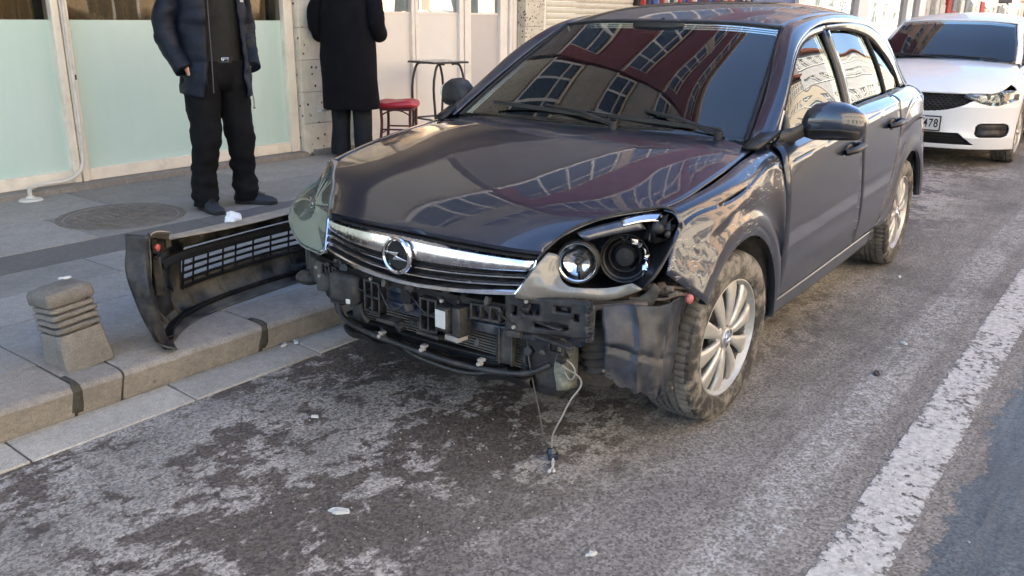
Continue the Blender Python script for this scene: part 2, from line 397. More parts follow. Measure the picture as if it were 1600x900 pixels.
# ================================================================ the street
def mat_road():
    t = NT('worn asphalt'); c = t.coord()
    dp = t.n('ShaderNodeVectorMath', operation='DOT_PRODUCT'); t.l(c, dp.inputs[0]); dp.inputs[1].default_value = (-KS, KC, 0); lat = dp.outputs['Value']
    rc = t.mapping(c, (1, 1, 1), (0, 0, -KD))
    # mottled damp film with dry islands (parking strip)
    n1 = t.noise(t.mapping(rc, (1.0, 1.25, 1)), 2.1, 12, .72, .35); n2 = t.noise(t.mapping(rc, (1, 1.25, 1)), 10.5, 12, .74, .25)
    f = t.math('ADD', t.math('MULTIPLY', n1, .46), t.math('MULTIPLY', n2, .54))
    f = t.math('ADD', f, t.math('MULTIPLY', t.math('SUBTRACT', t.noise(rc, .62, 3, .5), .5), .30))
    dry = t.ramp(f, [(.497, 0.), (.530, 1.)])
    grit = t.noise(rc, 240, 3, .7); agg = t.voro(rc, 130, out='Color'); aggv = t.n('ShaderNodeSeparateColor'); t.l(agg, aggv.inputs[0])
    dark = t.mix(t.noise(rc, 3, 8, .6), (.085,.069,.058), (.135,.113,.097)); lite = t.mix(t.noise(rc, 5, 8, .6), (.29,.262,.23), (.38,.347,.31))
    mot = t.mix(dry, dark, lite)
    # drier, paler carriageway towards the markings
    pale = t.mix(t.noise(t.mapping(rc, (.5, 2, 1)), 3, 10, .7), (.160,.142,.126), (.285,.26,.235))
    dirt2 = t.ramp(t.noise(t.mapping(rc, (1, 1.4, 1)), 2.2, 10, .7), [(.42, 0.), (.70, .65)])
    pale = t.mix(dirt2, pale, (.110,.095,.084))
    edge = t.math('ADD', lat, t.math('MULTIPLY', t.math('SUBTRACT', t.noise(rc, 1.3, 6, .65), .5), 1.3))
    zone = t.n('ShaderNodeMapRange'); t.l(edge, zone.inputs[0]); zone.inputs[1].default_value = -.45; zone.inputs[2].default_value = -.95
    colr = t.mix(zone.outputs[0], mot, pale)
    # faint worn-away second line
    l2 = t.math('SUBTRACT', 1, t.math('ABSOLUTE', t.math('DIVIDE', t.math('ADD', lat, 1.22), .12)), clamp=True)
    l2 = t.math('MULTIPLY', t.ramp(l2, [(0., 0.), (.5, 1.)]), t.ramp(t.noise(rc, 24, 9, .75), [(.40, 0.), (.60, .75)]))
    colr = t.mix(l2, colr, (.42,.40,.38))
    # dark blue-grey newer asphalt on the far side of the line, with a ragged edge and damp streaks
    e2 = t.math('ADD', lat, t.math('MULTIPLY', t.math('SUBTRACT', t.noise(rc, 4.5, 12, .80), .5), .42))
    lane = t.ramp(t.math('MULTIPLY', t.math('ADD', e2, 1.655), -45, clamp=True), [(0., 0.), (1., 1.)])
    far = t.mix(t.ramp(t.noise(t.mapping(rc, (.5, 2.4, 1)), 4, 9, .7), [(.35, 0.), (.7, 1.)]), (.034,.038,.045), (.10,.103,.108))
    colr = t.mix(lane, colr, far)
    # aggregate speckle
    sp = t.ramp(aggv.outputs[0], [(0., .48), (1., 1.42)])
    colr = t.mix(1., colr, sp, 'MULTIPLY')
    spot = t.math('MULTIPLY', t.ramp(t.voro(rc, 19), [(.06, 1.), (.09, 0.)]), t.ramp(t.noise(rc, 6, 3, .6), [(.56, 0.), (.6, .8)]))
    colr = t.mix(spot, colr, (.45,.42,.38))
    trk = t.math('MULTIPLY', t.ramp(t.noise(t.mapping(rc, (.35, 9, 1)), 2.2, 6, .7), [(.50, 0.), (.62, .38)]), zone.outputs[0]); colr = t.mix(trk, colr, (.12,.105,.095))
    crk = t.math('MULTIPLY', t.ramp(t.voro(t.mapping(rc, (1, 1, 1)), 1.15, 'DISTANCE_TO_EDGE'), [(.0, 1.), (.006, 0.)]), t.ramp(t.noise(rc, 1.4, 3, .6), [(.54, 0.), (.60, .7)])); colr = t.mix(crk, colr, (.04,.036,.033))
    oil = t.ramp(t.noise(rc, 1.1, 6, .6), [(.50, 0.), (.68, .6)]); colr = t.mix(oil, colr, (.052,.047,.045))
    rough = t.mix(t.math('MAXIMUM', dry, zone.outputs[0]), .62, .9)
    rough = t.mix(lane, rough, .5)
    b = t.bsdf(Base_Color=colr, Roughness=rough, Specular_IOR_Level=.4)
    h = t.math('ADD', t.math('MULTIPLY', grit, .5), t.math('MULTIPLY', aggv.outputs[1], .5))
    t.l(t.bump(h, .55, .004), b.inputs['Normal'])
    return t.done(b)
def mat_line():
    t = NT('worn white road paint'); c = t.coord(); rc = t.mapping(c, (1, 1, 1), (0, 0, -KD))
    dp = t.n('ShaderNodeVectorMath', operation='DOT_PRODUCT'); t.l(c, dp.inputs[0]); dp.inputs[1].default_value = (-KS, KC, 0); lat = dp.outputs['Value']
    e = t.math('DIVIDE', t.math('ABSOLUTE', t.math('ADD', lat, 1.495)), .085)
    n = t.noise(rc, 26, 12, .78); n2 = t.noise(rc, 3, 4, .6)
    hole = t.math('ADD', n, t.math('MULTIPLY', t.math('SUBTRACT', n2, .5), .35))
    hole = t.math('SUBTRACT', hole, t.math('MULTIPLY', t.math('POWER', e, 6), .10))
    a = t.ramp(hole, [(.395, 0.), (.45, 1.)])
    colr = t.ramp(t.noise(rc, 40, 10, .8), [(.38, (.30,.28,.26)), (.6, (.54,.51,.475))])
    b = t.bsdf(Base_Color=colr, Roughness=.8); t.l(t.bump(t.noise(rc, 200, 3, .6), .5, .003), b.inputs['Normal'])
    tr = t.n('ShaderNodeBsdfTransparent'); m = t.n('ShaderNodeMixShader')
    t.l(a, m.inputs[0]); t.l(tr.outputs[0], m.inputs[1]); t.l(b.outputs[0], m.inputs[2]); t.l(m.outputs[0], t.out.inputs[0])
    return t.m
def mat_stone(name, col, var=.25, joint=None, spk=.5, stain=(.5, .85), stc=None):
    t = NT(name); c = t.coord(); n = t.noise(c, 3, 10, .7); oi = t.n('ShaderNodeObjectInfo')
    c0 = t.ramp(n, [(.3, tuple(x*(1-var) for x in col)), (.72, tuple(x*(1+var) for x in col))])
    rv = t.ramp(oi.outputs['Random'], [(0., .84), (1., 1.12)]); c0 = t.mix(1., c0, rv, 'MULTIPLY')
    g = t.ramp(t.noise(c, 260, 3, .8), [(.36, 1-spk*.7), (.64, 1+spk*.4)]); c0 = t.mix(1., c0, g, 'MULTIPLY')
    g2 = t.ramp(t.noise(c, 38, 8, .8), [(.36, .80), (.64, 1.12)]); c0 = t.mix(1., c0, g2, 'MULTIPLY')
    gum = t.math('MULTIPLY', t.ramp(t.voro(c, 7), [(.045, 1.), (.06, 0.)]), t.ramp(t.noise(c, 3.3, 2, .5), [(.52, 0.), (.56, .55)])); c0 = t.mix(gum, c0, tuple(x*.35 for x in col))
    st = t.ramp(t.noise(c, 5, 12, .75), [(stain[0], 0.), (stain[1], .7)]); c0 = t.mix(st, c0, stc or tuple(x*.45 for x in col))
    b = t.bsdf(Base_Color=c0, Roughness=.82); t.l(t.bump(t.noise(c, 90, 9, .8), .5, .004), b.inputs['Normal'])
    return t.done(b)
M['road'] = mat_road(); M['line'] = mat_line()
M['earth'] = simple('bedding earth', (.06,.055,.05), .95, var=.3)
M['kerb'] = mat_stone('granite kerb', (.28,.25,.215), stain=(.5,.8))
M['gutter'] = mat_stone('concrete gutter strip', (.42,.385,.33), .15, stain=(.55,.9))
M['tile'] = mat_stone('blue-grey granite paving', (.30,.283,.258), .15, stain=(.5,.95), stc=(.15,.14,.13))
M['tile_warm'] = mat_stone('grey paving slab', (.31,.285,.25), .15, stain=(.5,.95), stc=(.16,.15,.13))
M['tile_dark'] = mat_stone('dark guide strip', (.15,.138,.125), .10, stain=(.6,.95))
M['iron'] = simple('rusty cast iron cover', (.155,.130,.105), .8, .0, var=.35, vs=12, bump=.6, bs=60, bd=.003)
M['moss'] = simple('damp moss', (.055,.05,.038), .9, var=.4, vs=30, bump=.6, bs=90, bd=.004)

g = MB(); g.add([W(-200,-200,-.03), W(200,-200,-.03), W(200,200,-.03), W(-200,200,-.03)][::-1], [(0,1,2,3)])
tag(obj('ground', g, M['earth'], smooth=False), kind='structure')
rd = MB(); rd.add([W(-40,-5.4,0), W(-40,.80,0), W(90,.80,0), W(90,-5.4,0)], [(0,1,2,3)])
tag(obj('road', rd, M['road'], smooth=False), kind='structure')
ln = MB(); ln.add([W(-6,-1.58,.004), W(-6,-1.41,.004), W(60,-1.41,.004), W(60,-1.58,.004)], [(0,1,2,3)])
obj('road_marking', ln, M['line'], bpy.data.objects['road'], smooth=False, label='worn white edge line')

# gutter strip and kerb, stone by stone
def stone(mb, s0, s1, t0, t1, z0, z1, tilt=0, jit=.002):
    j = lambda: rnd.uniform(-jit, jit)
    P = [W(s0,t0,z0),W(s0,t1,z0),W(s1,t1,z0),W(s1,t0,z0)]
    P += [W(s0+j(),t0+j(),z1+j()),W(s0+j(),t1+j(),z1+tilt+j()),W(s1+j(),t1+j(),z1+tilt+j()),W(s1+j(),t0+j(),z1+j())]
    return mb.hexa(P)
gb = MB().wbox(-40, 90, .80, 1.01, -.03, -.004); gut = tag(obj('gutter', gb, M['earth'], smooth=False), kind='structure')
s = -1.70 - .605*12
k = 0
while s < 14:
    mb = MB(); stone(mb, s+.004, s+.601, .797, .992, -.02, .006, .010)
    obj('gutter_stone', mb, M['gutter'], gut, bev=.004); s += .605
mb = MB().wbox(14, 90, .797, .992, -.02, .008).wbox(-40, s if False else -9, .797, .992, -.02, .008); obj('gutter_run', mb, M['gutter'], gut)
kb = MB().wbox(-40, 90, 1.02, 1.24, -.03, .09); ker = tag(obj('kerb', kb, M['earth'], smooth=False), kind='structure')
cuts = [-9, -8.2, -7.4, -6.6, -5.8, -5.0, -4.3, -3.55, -2.85, -2.12, -1.455, -1.275, -.645]
s = -.645
while s < 14: s += .64; cuts.append(s)
for a, b in zip(cuts[:-1], cuts[1:]):
    mb = MB(); e = .003
    if abs(a+1.455) < .01: e = .006
    j = rnd.uniform(-.004, .004)
    # sloped kerb face with a rounded arris
    prof = [(1.0+j, 0), (.985+j, .05), (.962+j, .118), (.972+j, .136), (.995+j, .143), (1.24, .146), (1.24, 0)]
    rgs = []; nn = max(2, int((b-a)/.045))
    for k_ in range(nn+1):
        q_ = a+e+(b-a-2*e)*k_/nn; rg_ = []
        for i_, (t_, z_) in enumerate(prof):
            p_ = W(q_, t_, z_); n_ = mnoise.noise_vector(p_*17); am = .0035 if i_ in (2, 3, 4) else .0015
            if i_ in (2, 3) and mnoise.noise(p_*9) > .38: p_ = p_+Vector((0, -.004, -.006))
            rg_.append(p_+n_*am)
        rgs.append(rg_)
    mb.loft(rgs); obj('kerb_stone', mb, M['kerb'], ker, recalc=True, bev=.003, ang=32)
obj('kerb_run', MB().wbox(cuts[-1], 90, .97, 1.24, 0, .145).wbox(-40, -9, .97, 1.24, 0, .145), M['kerb'], ker)
for sc_, wd in ((-1.455, .028), (-.645, .026), (.0, .010)):       # damp mossy streaks down the open joints
    prof = [(.997, .004), (.981, .05), (.959, .116), (.968, .1385), (.995, .1475), (1.04, .1485)]
    mb = MB(); G = []
    for t_, z_ in prof: 
        w_ = wd*(1.1-.7*abs(z_-.05)/.1) if wd > .02 else wd
        G.append([W(sc_+w_*q+rnd.uniform(-.008,.008), t_-.001, z_+.0015) for q in (-.5, 0, .6, 1.1)])
    G[-1] = [W(sc_+q*.012, 1.06, .1485) for q in (-.5, 0, .6, 1.1)]
    mb.grid(G); obj('moss_joint', mb, M['moss'], ker, solid=.003, label='dark damp moss in a kerb joint')

# footway
pv = MB().wbox(-40, 90, 1.24, 4.46, -.03, .125); pav = tag(obj('pavement', pv, M['earth'], smooth=False), kind='structure')
def tiles(t0, t1, L, off, mat, s0=-3.2, s1=12.6, name='paving_slab', z=.144):
    s = s0+off
    while s < s1:
        mb = MB(); stone(mb, s+.003, s+L-.003, t0+.003, t1-.003, .12, z+rnd.uniform(-.0015,.0015), 0, .0012)
        obj(name, mb, mat, pav, bev=.002, seg=1); s += L
tiles(1.243, 1.78, .80, .15, M['tile']); tiles(1.78, 2.17, .80, .55, M['tile']); tiles(2.17, 2.555, .80, .2, M['tile'])
tiles(2.555, 2.915, 1.6, .3, M['tile_dark'], name='guide_slab', z=.141)
tiles(2.915, 3.62, 1.2, .5, M['tile_warm'], s1=14); tiles(3.62, 4.36, 1.2, 1.0, M['tile_warm'], s1=14)
obj('paving_run', MB().wbox(12.8, 90, 1.243, 4.36, .12, .143).wbox(-40, -3.25, 1.243, 4.36, .12, .143), M['tile_warm'], pav)
# manhole cover
mh = thing('manhole_cover', 'large round rusty manhole cover set in the pavement in front of the frosted window', 'manhole cover', (-.155, -3.335, .144))
mb = MB(); mb.lathe([(0, .004), (.12, .006), (.27, .005), (.335, .003), (.34, -.004)], 56, 'z'); obj('cover_plate', mb, M['iron'], mh)
mb = MB(); mb.lathe([(.352, -.004), (.354, .006), (.385, .006), (.39, -.002)], 56, 'z'); obj('frame_ring', mb, M['iron'], mh)
mb = MB()
for i in range(-5, 6):
    for j in range(-5, 6):
        x, y = i*.055, j*.055
        if x*x+y*y < .29**2: mb.box((x, y, .0065), (.03, .03, .004), Matrix.Rotation(R(45), 3, 'Z'))
obj('tread_studs', mb, M['iron'], mh, kind='stuff')
# ================================================================ shop side
M['frame'] = simple('cream painted metal frame', (.76,.69,.57), .5, var=.08, vs=3, dirt=((.35,.30,.24), 4, .5, .95))
M['frame_white'] = simple('white painted frame', (.78,.73,.66), .5, var=.06, dirt=((.4,.36,.3), 4, .55, .95))
def mat_frost():
    t = NT('mint frosted window film'); c = t.coord(); n = t.math('ADD', t.math('MULTIPLY', t.noise(c, 1.1, 4, .6), .6), t.math('MULTIPLY', t.noise(t.mapping(c, (7, 7, .7)), 1.5, 8, .75), .4))
    colr = t.ramp(n, [(.3, (.45,.61,.545)), (.7, (.55,.655,.60))]); b = t.bsdf(Base_Color=colr, Roughness=.16, Specular_IOR_Level=.6)
    return t.done(b)
M['frost'] = mat_frost()
M['panel'] = simple('cream door panel', (.72,.69,.64), .45, var=.05, vs=2)
M['panel_grey'] = simple('grey-white panel', (.52,.49,.47), .4, var=.05, vs=2)
M['shopglass'] = mat_glass('shop window glass', (.75,.78,.78), dust=.02, wave=.05, ior=1.42, refl=.6)
M['pillar'] = mat_terrazzo('cream tiles with dark spots', (.70,.64,.52), (.05,.035,.03), 15, .20, .42)
M['pillar2'] = mat_terrazzo('cream tiles with dense spots', (.58,.53,.43), (.06,.045,.035), 24, .30, .42)
M['terrazzo'] = mat_terrazzo('speckled beige stone cladding', (.36,.355,.30), (.11,.10,.08), 30, .35)
M['granite_dark'] = mat_terrazzo('dark grey speckled soffit', (.13,.128,.125), (.05,.05,.05), 30, .35)
M['redstone'] = mat_terrazzo('dark red mosaic cladding', (.145,.026,.030), (.30,.14,.13), 34, .40)
M['maroon'] = simple('maroon panel', (.14,.012,.035), .5, var=.2)
M['plaster'] = simple('beige plaster', (.38,.34,.28), .85, var=.12, vs=1.2, bump=.3, bs=40, bd=.004)
M['plaster_warm'] = simple('apricot plaster', (.55,.40,.28), .85, var=.12, vs=1.2)
M['plaster_white'] = simple('white plaster', (.62,.58,.50), .85, var=.08, vs=1.2)
M['plaster_grey'] = simple('pale grey plaster', (.33,.34,.35), .85, var=.15, vs=1.2)
M['roof_tile'] = simple('red roof tiles', (.30,.09,.05), .8, var=.25, vs=4)
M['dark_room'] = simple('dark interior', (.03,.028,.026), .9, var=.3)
M['curtain'] = simple('ochre patterned curtain', (.36,.22,.10), .85, var=.3, vs=30)
M['steel_white'] = simple('off-white shutter', (.60,.56,.46), .5, var=.06, dirt=((.4,.35,.28), 3, .5, .95))
M['pipe'] = simple('white plastic pipe', (.60,.56,.49), .5, var=.1, dirt=((.3,.26,.2), 6, .5, .9))
M['winframe'] = simple('white window frame', (.72,.72,.70), .5, var=.05)
M['window_glass'] = simple('dark window glass', (.035,.045,.05), .05, var=.2, spec=.9)
M['gray_cloth'] = simple('grey goods', (.25,.24,.23), .8, var=.3)
def wb(parent, name, mat, *a, bev=0, label=None):   # one box part in street coordinates
    return obj(name, MB().wbox(*a), mat, parent, bev=bev, smooth=bool(bev), label=label)
def curtain(parent, s0, s1, t, z0, z1, mat, amp=.035, wl=.11):
    n = int((s1-s0)/.012); G = []
    for z in (z0, (z0+z1)/2, z1):
        G.append([W(s0+(s1-s0)*i/n, t+amp*math.sin(2*math.pi*i*(s1-s0)/n/wl+.8*math.sin(i*.05)), z) for i in range(n+1)])
    return obj('curtain', MB().grid(G), mat, parent, solid=.004)

shop = thing('shop_front', 'shop front with mint frosted window panels, cream frames and ochre curtains', 'shop front', (0,0,0))
ZT = 2.45
wb(shop, 'base_ledge', M['kerb'], -4, 2.46, 4.34, 4.62, .12, .185, bev=.006)
wb(shop, 'bottom_rail', M['frame'], -4, .335, 4.47, 4.56, .186, .275, bev=.004); wb(shop, 'bottom_rail', M['frame'], .455, 2.36, 4.47, 4.56, .186, .275, bev=.004)
for a, b in ((.335, .39), (.40, .455), (2.36, 2.455), (-1.65, -1.56), (-4, -3.9)):
    wb(shop, 'mullion', M['frame'], a, b, 4.45, 4.57, .186, ZT, bev=.006)
wb(shop, 'latch', M['black_deep'], .424, .444, 4.435, 4.455, .93, .965)
for a, b in ((-3.9, -1.65), (-1.56, .335), (.455, 1.405), (1.411, 2.36)):
    wb(shop, 'frosted_panel', M['frost'], a, b, 4.505, 4.515, .27, 1.345)
    wb(shop, 'upper_pane', M['shopglass'], a, b, 4.507, 4.513, 1.347, ZT)
wb(shop, 'top_rail', M['frame'], -4, 2.46, 4.455, 4.565, ZT, ZT+.12, bev=.006)
for a, b in ((-3.9,-1.7), (-1.55,.33), (.46,2.35)): curtain(shop, a, b, 4.66, .2, 2.5, M['curtain'])
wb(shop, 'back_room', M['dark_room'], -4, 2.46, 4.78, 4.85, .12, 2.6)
p1 = thing('tiled_pillar', 'cream pillar with scattered dark spots right of the frosted window', 'pillar', (0,0,0), 0, 'tiled pillars between the shop fronts')
for k in range(9):
    for j, (a, b) in enumerate(((2.475, 2.735), (2.738, 2.985))):
        wb(p1, 'tile', M['pillar'], a, b, 4.40+rnd.uniform(0,.003), 4.46, .15+k*.285, .15+k*.285+.282, bev=.003)
wb(p1, 'core', M['pillar'], 2.47, 2.99, 4.462, 4.85, .12, 2.7)
wb(p1, 'skirting', M['kerb'], 2.56, 3.2, 4.33, 4.40, .12, .19)
mb = MB(); mb.tube([W(3.06,4.36,.16), W(3.06,4.38,.45), W(3.06,4.40,2.6)], .042, 14).cyl(W(3.06,4.36,.14), W(3.06,4.36,.25), .055, n=14)
tag(obj('drain_pipe', mb, M['pipe']), 'white drainpipe standing between the spotted pillar and the man in the long coat', 'pipe')

shop2 = thing('white_shop_front', 'cream panelled shop front with tall white mullions beside the stool and table', 'shop front', (0,0,0))
wb(shop2, 'base_ledge', M['kerb'], 3.0, 5.9, 4.40, 4.62, .12, .17, bev=.005)
pan = ((3.14, 4.03, M['panel']), (4.13, 4.79, M['panel']), (5.00, 5.52, M['panel_grey']))
for a, b, m_ in pan:
    wb(shop2, 'lower_panel', m_, a, b, 4.535, 4.55, .17, 1.425); wb(shop2, 'upper_pane', M['shopglass'], a, b, 4.538, 4.545, 1.427, ZT)
    wb(shop2, 'glazing_bead', M['frame_white'], a, b, 4.528, 4.5345, 1.415, 1.435)
for a, b, t_ in ((3.10, 3.14, .0), (4.03, 4.075, 0), (4.085, 4.13, 0), (4.79, 4.86, 0), (4.88, 4.94, 0), (4.945, 5.00, .01), (5.52, 5.66, .0), (5.67, 5.72, -.03), (5.73, 5.80, -.03)):
    wb(shop2, 'mullion', M['frame_white'], a, b, 4.49+t_, 4.57, .165, ZT, bev=.006)
wb(shop2, 'top_rail', M['frame_white'], 3.0, 5.9, 4.48, 4.575, ZT, ZT+.12)
wb(shop2, 'bottom_rail', M['frame_white'], 3.14, 5.52, 4.50, 4.534, .171, .24, bev=.003)
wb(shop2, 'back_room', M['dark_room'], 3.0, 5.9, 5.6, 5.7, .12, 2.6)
curtain(shop2, 5.02, 5.5, 4.62, 1.2, 2.5, simple('olive leaf curtain', (.20,.18,.08), .9, var=.5, vs=18)); curtain(shop2, 3.2, 4.75, 4.9, 1.2, 2.5, M['gray_cloth'], .02, .2)
p2 = thing('tiled_pillar', 'cream pillar with dense dark spots left of the roller shutter', 'pillar', (0,0,0), 0, 'tiled pillars between the shop fronts')
for k in range(9): wb(p2, 'tile', M['pillar2'], 5.84, 6.22, 4.36+rnd.uniform(0,.003), 4.45, .15+k*.285, .15+k*.285+.282, bev=.003)
wb(p2, 'core', M['pillar2'], 5.82, 6.25, 4.452, 4.85, .12, 2.7)
shut = thing('roller_shutter', 'closed off-white roller shutter behind the roof of the dark car', 'shutter', (0,0,0))
wb(shut, 'guide_rail', M['frame_white'], 6.255, 6.34, 4.42, 4.52, .14, 2.6, bev=.004); wb(shut, 'guide_rail', M['black_deep'], 8.56, 8.66, 4.40, 4.56, .14, 2.6)
for k in range(34):
    z = .15+k*.072; mb = MB(); pr = [(4.475, z), (4.462, z+.018), (4.460, z+.045), (4.472, z+.066), (4.482, z+.070), (4.482, z)]
    mb.loft([[W(6.34,t_,z_) for t_, z_ in pr], [W(8.56,t_,z_) for t_, z_ in pr]]); obj('slat', mb, M['steel_white'], shut, recalc=True, ang=50)
cols = [(.45,.06,.05), (.60,.50,.38), (.05,.06,.20), (.55,.52,.45), (.30,.05,.04), (.62,.60,.55), (.06,.08,.10), (.10,.18,.40)]
goods = thing('clothes_rack', 'open shop bay hung with rows of coloured clothes beyond the shutter', 'clothes rack', (0,0,0))
gm = [simple('garment %d' % i, c_, .85, var=.25, vs=12) for i, c_ in enumerate(cols)]
obj('rail', MB().cyl(W(8.7,4.62,2.05), W(12.9,4.62,2.05), .02), M['chrome_dull'], goods)
s = 8.75; k = 0
while s < 12.85:
    wd = rnd.uniform(.10, .2); z0 = rnd.uniform(.9, 1.15)
    mb = MB(); n = 5
    rings = []
    for z_, f_ in ((z0, 1.0), (z0+.4, .9), (1.85, .85), (2.0, .25)):
        rings.append([W(s+wd/2+wd/2*f_*math.cos(q), 4.62+.22*f_*math.sin(q)*(1+.1*math.sin(3*q)), z_) for q in [2*math.pi*i/10 for i in range(10)]])
    mb.loft(rings); obj('garment', mb, gm[(k*5+rnd.randrange(3)) % len(gm)], goods); s += wd*.92; k += 1
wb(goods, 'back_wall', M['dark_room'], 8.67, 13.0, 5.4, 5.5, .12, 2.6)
# farther shops: dark glass, white posts, displays
far1 = thing('far_shop_front', 'dark glazed shop front with broad white posts behind the white car roof', 'shop front', (0,0,0))
for a, b in ((15.1, 15.5), (19.15, 19.95), (23.6, 24.1), (25.0, 25.7)): wb(far1, 'post', M['winframe'], a, b, 4.40, 4.6, .14, 2.6, bev=.01)
wb(far1, 'board', simple('blue board', (.03,.07,.22), .5), 12.95, 15.05, 4.47, 4.55, .4, 2.5)
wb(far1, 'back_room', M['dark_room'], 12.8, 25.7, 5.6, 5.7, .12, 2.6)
for a, b in ((15.55, 19.1), (20.0, 23.55), (24.15, 24.95)):
    wb(far1, 'pane', M['shopglass'], a, b, 4.5, 4.51, .3, 2.55); wb(far1, 'sill', M['kerb'], a, b, 4.44, 4.56, .14, .3)
for k in range(34):
    s = rnd.uniform(15.6, 24.8); t_ = rnd.uniform(4.75, 5.3); z_ = rnd.choice((.7, 1.1, 1.5, 1.9)); h_ = rnd.uniform(.12, .3); mb = MB()
    mb.loft([[W(s+.12*f_*math.cos(q), t_+.12*f_*math.sin(q), z_+dz) for q in [2*math.pi*i/9 for i in range(9)]] for dz, f_ in ((0,.8),(h_*.6,1),(h_*.8,.5),(h_,.3))])
    obj('shop_item', mb, rnd.choice(gm+[M['white_paint'], M['gray_cloth']]), far1)
for z_ in (.68, 1.08, 1.48, 1.88): wb(far1, 'shelf', M['gray_cloth'], 15.6, 24.9, 4.7, 5.4, z_-.02, z_-.001)
far2 = thing('far_display', 'row of pale rolls and boxes displayed beyond the dark glazed shop', 'shop display', (0,0,0))
s = 25.8; 
while s < 48:
    wd = rnd.uniform(.35, .8); m_ = rnd.choice([M['plaster_white'], M['steel_white'], M['gray_cloth'], gm[1], gm[3], gm[5], gm[0], M['gray_cloth']])
    mb = MB().wbox(s, s+wd*.9, 4.45+rnd.uniform(0,.2), 4.9, .14, rnd.uniform(1.7, 2.5)); obj('display_roll', mb, m_, far2, bev=.03); s += wd
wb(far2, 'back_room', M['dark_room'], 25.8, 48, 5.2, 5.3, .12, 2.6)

# ---- upper floors
def facade(root, s0, s1, tf, z0, floors, fh, wall, span, bay_w, win_h, sill_h, depth=.12, side=1, alt=None, gapw=.35, pane_w=.75, first=None):
    """band-windows facade facing the street; side=1 shop side (faces -t), -1 faces +t"""
    for f_ in range(floors):
        zb = z0+f_*fh
        a, b = (tf, tf+.25*side); lo, hi = min(a, b), max(a, b)
        obj('spandrel', MB().wbox(s0, s1, lo, hi, zb, zb+sill_h), first if (first and f_ == 0) else span, root, smooth=False)
        obj('lintel', MB().wbox(s0, s1, lo, hi, zb+sill_h+win_h, zb+fh), wall, root, smooth=False)
        lo2, hi2 = min(tf-.06*side, tf+.3*side), max(tf-.06*side, tf+.3*side)
        obj('sill', MB().wbox(s0, s1, min(tf-.07*side, tf-.001*side), max(tf-.07*side, tf-.001*side), zb+sill_h-.05, zb+sill_h+.03), M['winframe'], root, smooth=False)
        s = s0; n = max(1, round((s1-s0)/(bay_w+gapw))); step = (s1-s0)/n
        for k in range(n):
            a0 = s0+k*step; a1 = a0+step
            obj('pier', MB().wbox(a0, a0+gapw, lo, hi, zb+sill_h, zb+sill_h+win_h), alt if (alt and k % 3 == 1) else wall, root, smooth=False)
            w0, w1 = a0+gapw, a1; m = max(1, round((w1-w0)/pane_w))
            t0_, t1_ = sorted((tf+.06*side, tf+.14*side)); fr = MB()
            zz0, zz1 = zb+sill_h+.03, zb+sill_h+win_h
            fr.wbox(w0, w1, t0_, t1_, zz0, zz0+.07).wbox(w0, w1, t0_, t1_, zz1-.07, zz1)
            fr.wbox(w0, w1, t0_+.001, t1_-.001, zz0+(zz1-zz0)*.68, zz0+(zz1-zz0)*.68+.05)
            for i in range(m+1):
                x = w0+(w1-w0-.06)*i/m; fr.wbox(x, x+.06, t0_-.002, t1_+.002, zz0, zz1)
            fo = obj('window', fr, M['winframe'], root, smooth=False)
            q0, q1 = sorted((tf+.09*side, tf+.10*side)); obj('pane', MB().wbox(w0+.01, w1-.01, q0, q1, zz0+.01, zz1-.01), M['window_glass'], fo, smooth=False)
# the red mosaic block over the shops
up = thing('red_clad_building', 'apartment floors clad in dark red mosaic above the shop fronts', 'building', (0,0,0))
obj('fascia', MB().wbox(-12, 13, 4.3, 4.9, 2.6, 3.15), M['granite_dark'], up, smooth=False)
obj('soffit', MB().wbox(-12, 13, 3.55, 4.3, 3.10, 3.16), M['granite_dark'], up, smooth=False)
facade(up, 3.05, 13, 3.55, 3.16, 4, 3.0, M['redstone'], M['redstone'], 2.6, 1.55, 1.0, alt=M['plaster'], first=M['granite_dark'])
obj('core', MB().wbox(3.05, 13, 3.85, 12, 3.16, 15.16), M['plaster'], up, smooth=False)
obj('parapet', MB().wbox(2.98, 13.1, 3.42, 3.84, 15.162, 15.5), M['winframe'], up, smooth=False)
up2 = thing('granite_clad_building', 'speckled beige stone clad floors above the frosted window shop', 'building', (0,0,0))
facade(up2, -12, 2.95, 3.6, 3.16, 4, 2.9, M['terrazzo'], M['terrazzo'], 1.7, 1.5, 1.1, gapw=1.1)
obj('core', MB().wbox(-12, 2.95, 3.9, 12, 3.16, 14.76), M['plaster'], up2, smooth=False)
up3 = thing('plaster_building', 'beige plastered building farther along above the dark glazed shops', 'building', (0,0,0))
facade(up3, 13.4, 30, 4.1, 2.6, 4, 3.0, M['plaster'], M['plaster_warm'], 1.8, 1.5, 1.0, gapw=1.0, pane_w=.9)
obj('core', MB().wbox(13.4, 30, 4.4, 12, 2.6, 14.6), M['plaster'], up3, smooth=False)
obj('cornice', MB().wbox(13.3, 30.1, 3.9, 4.5, 14.602, 14.9), M['winframe'], up3, smooth=False)
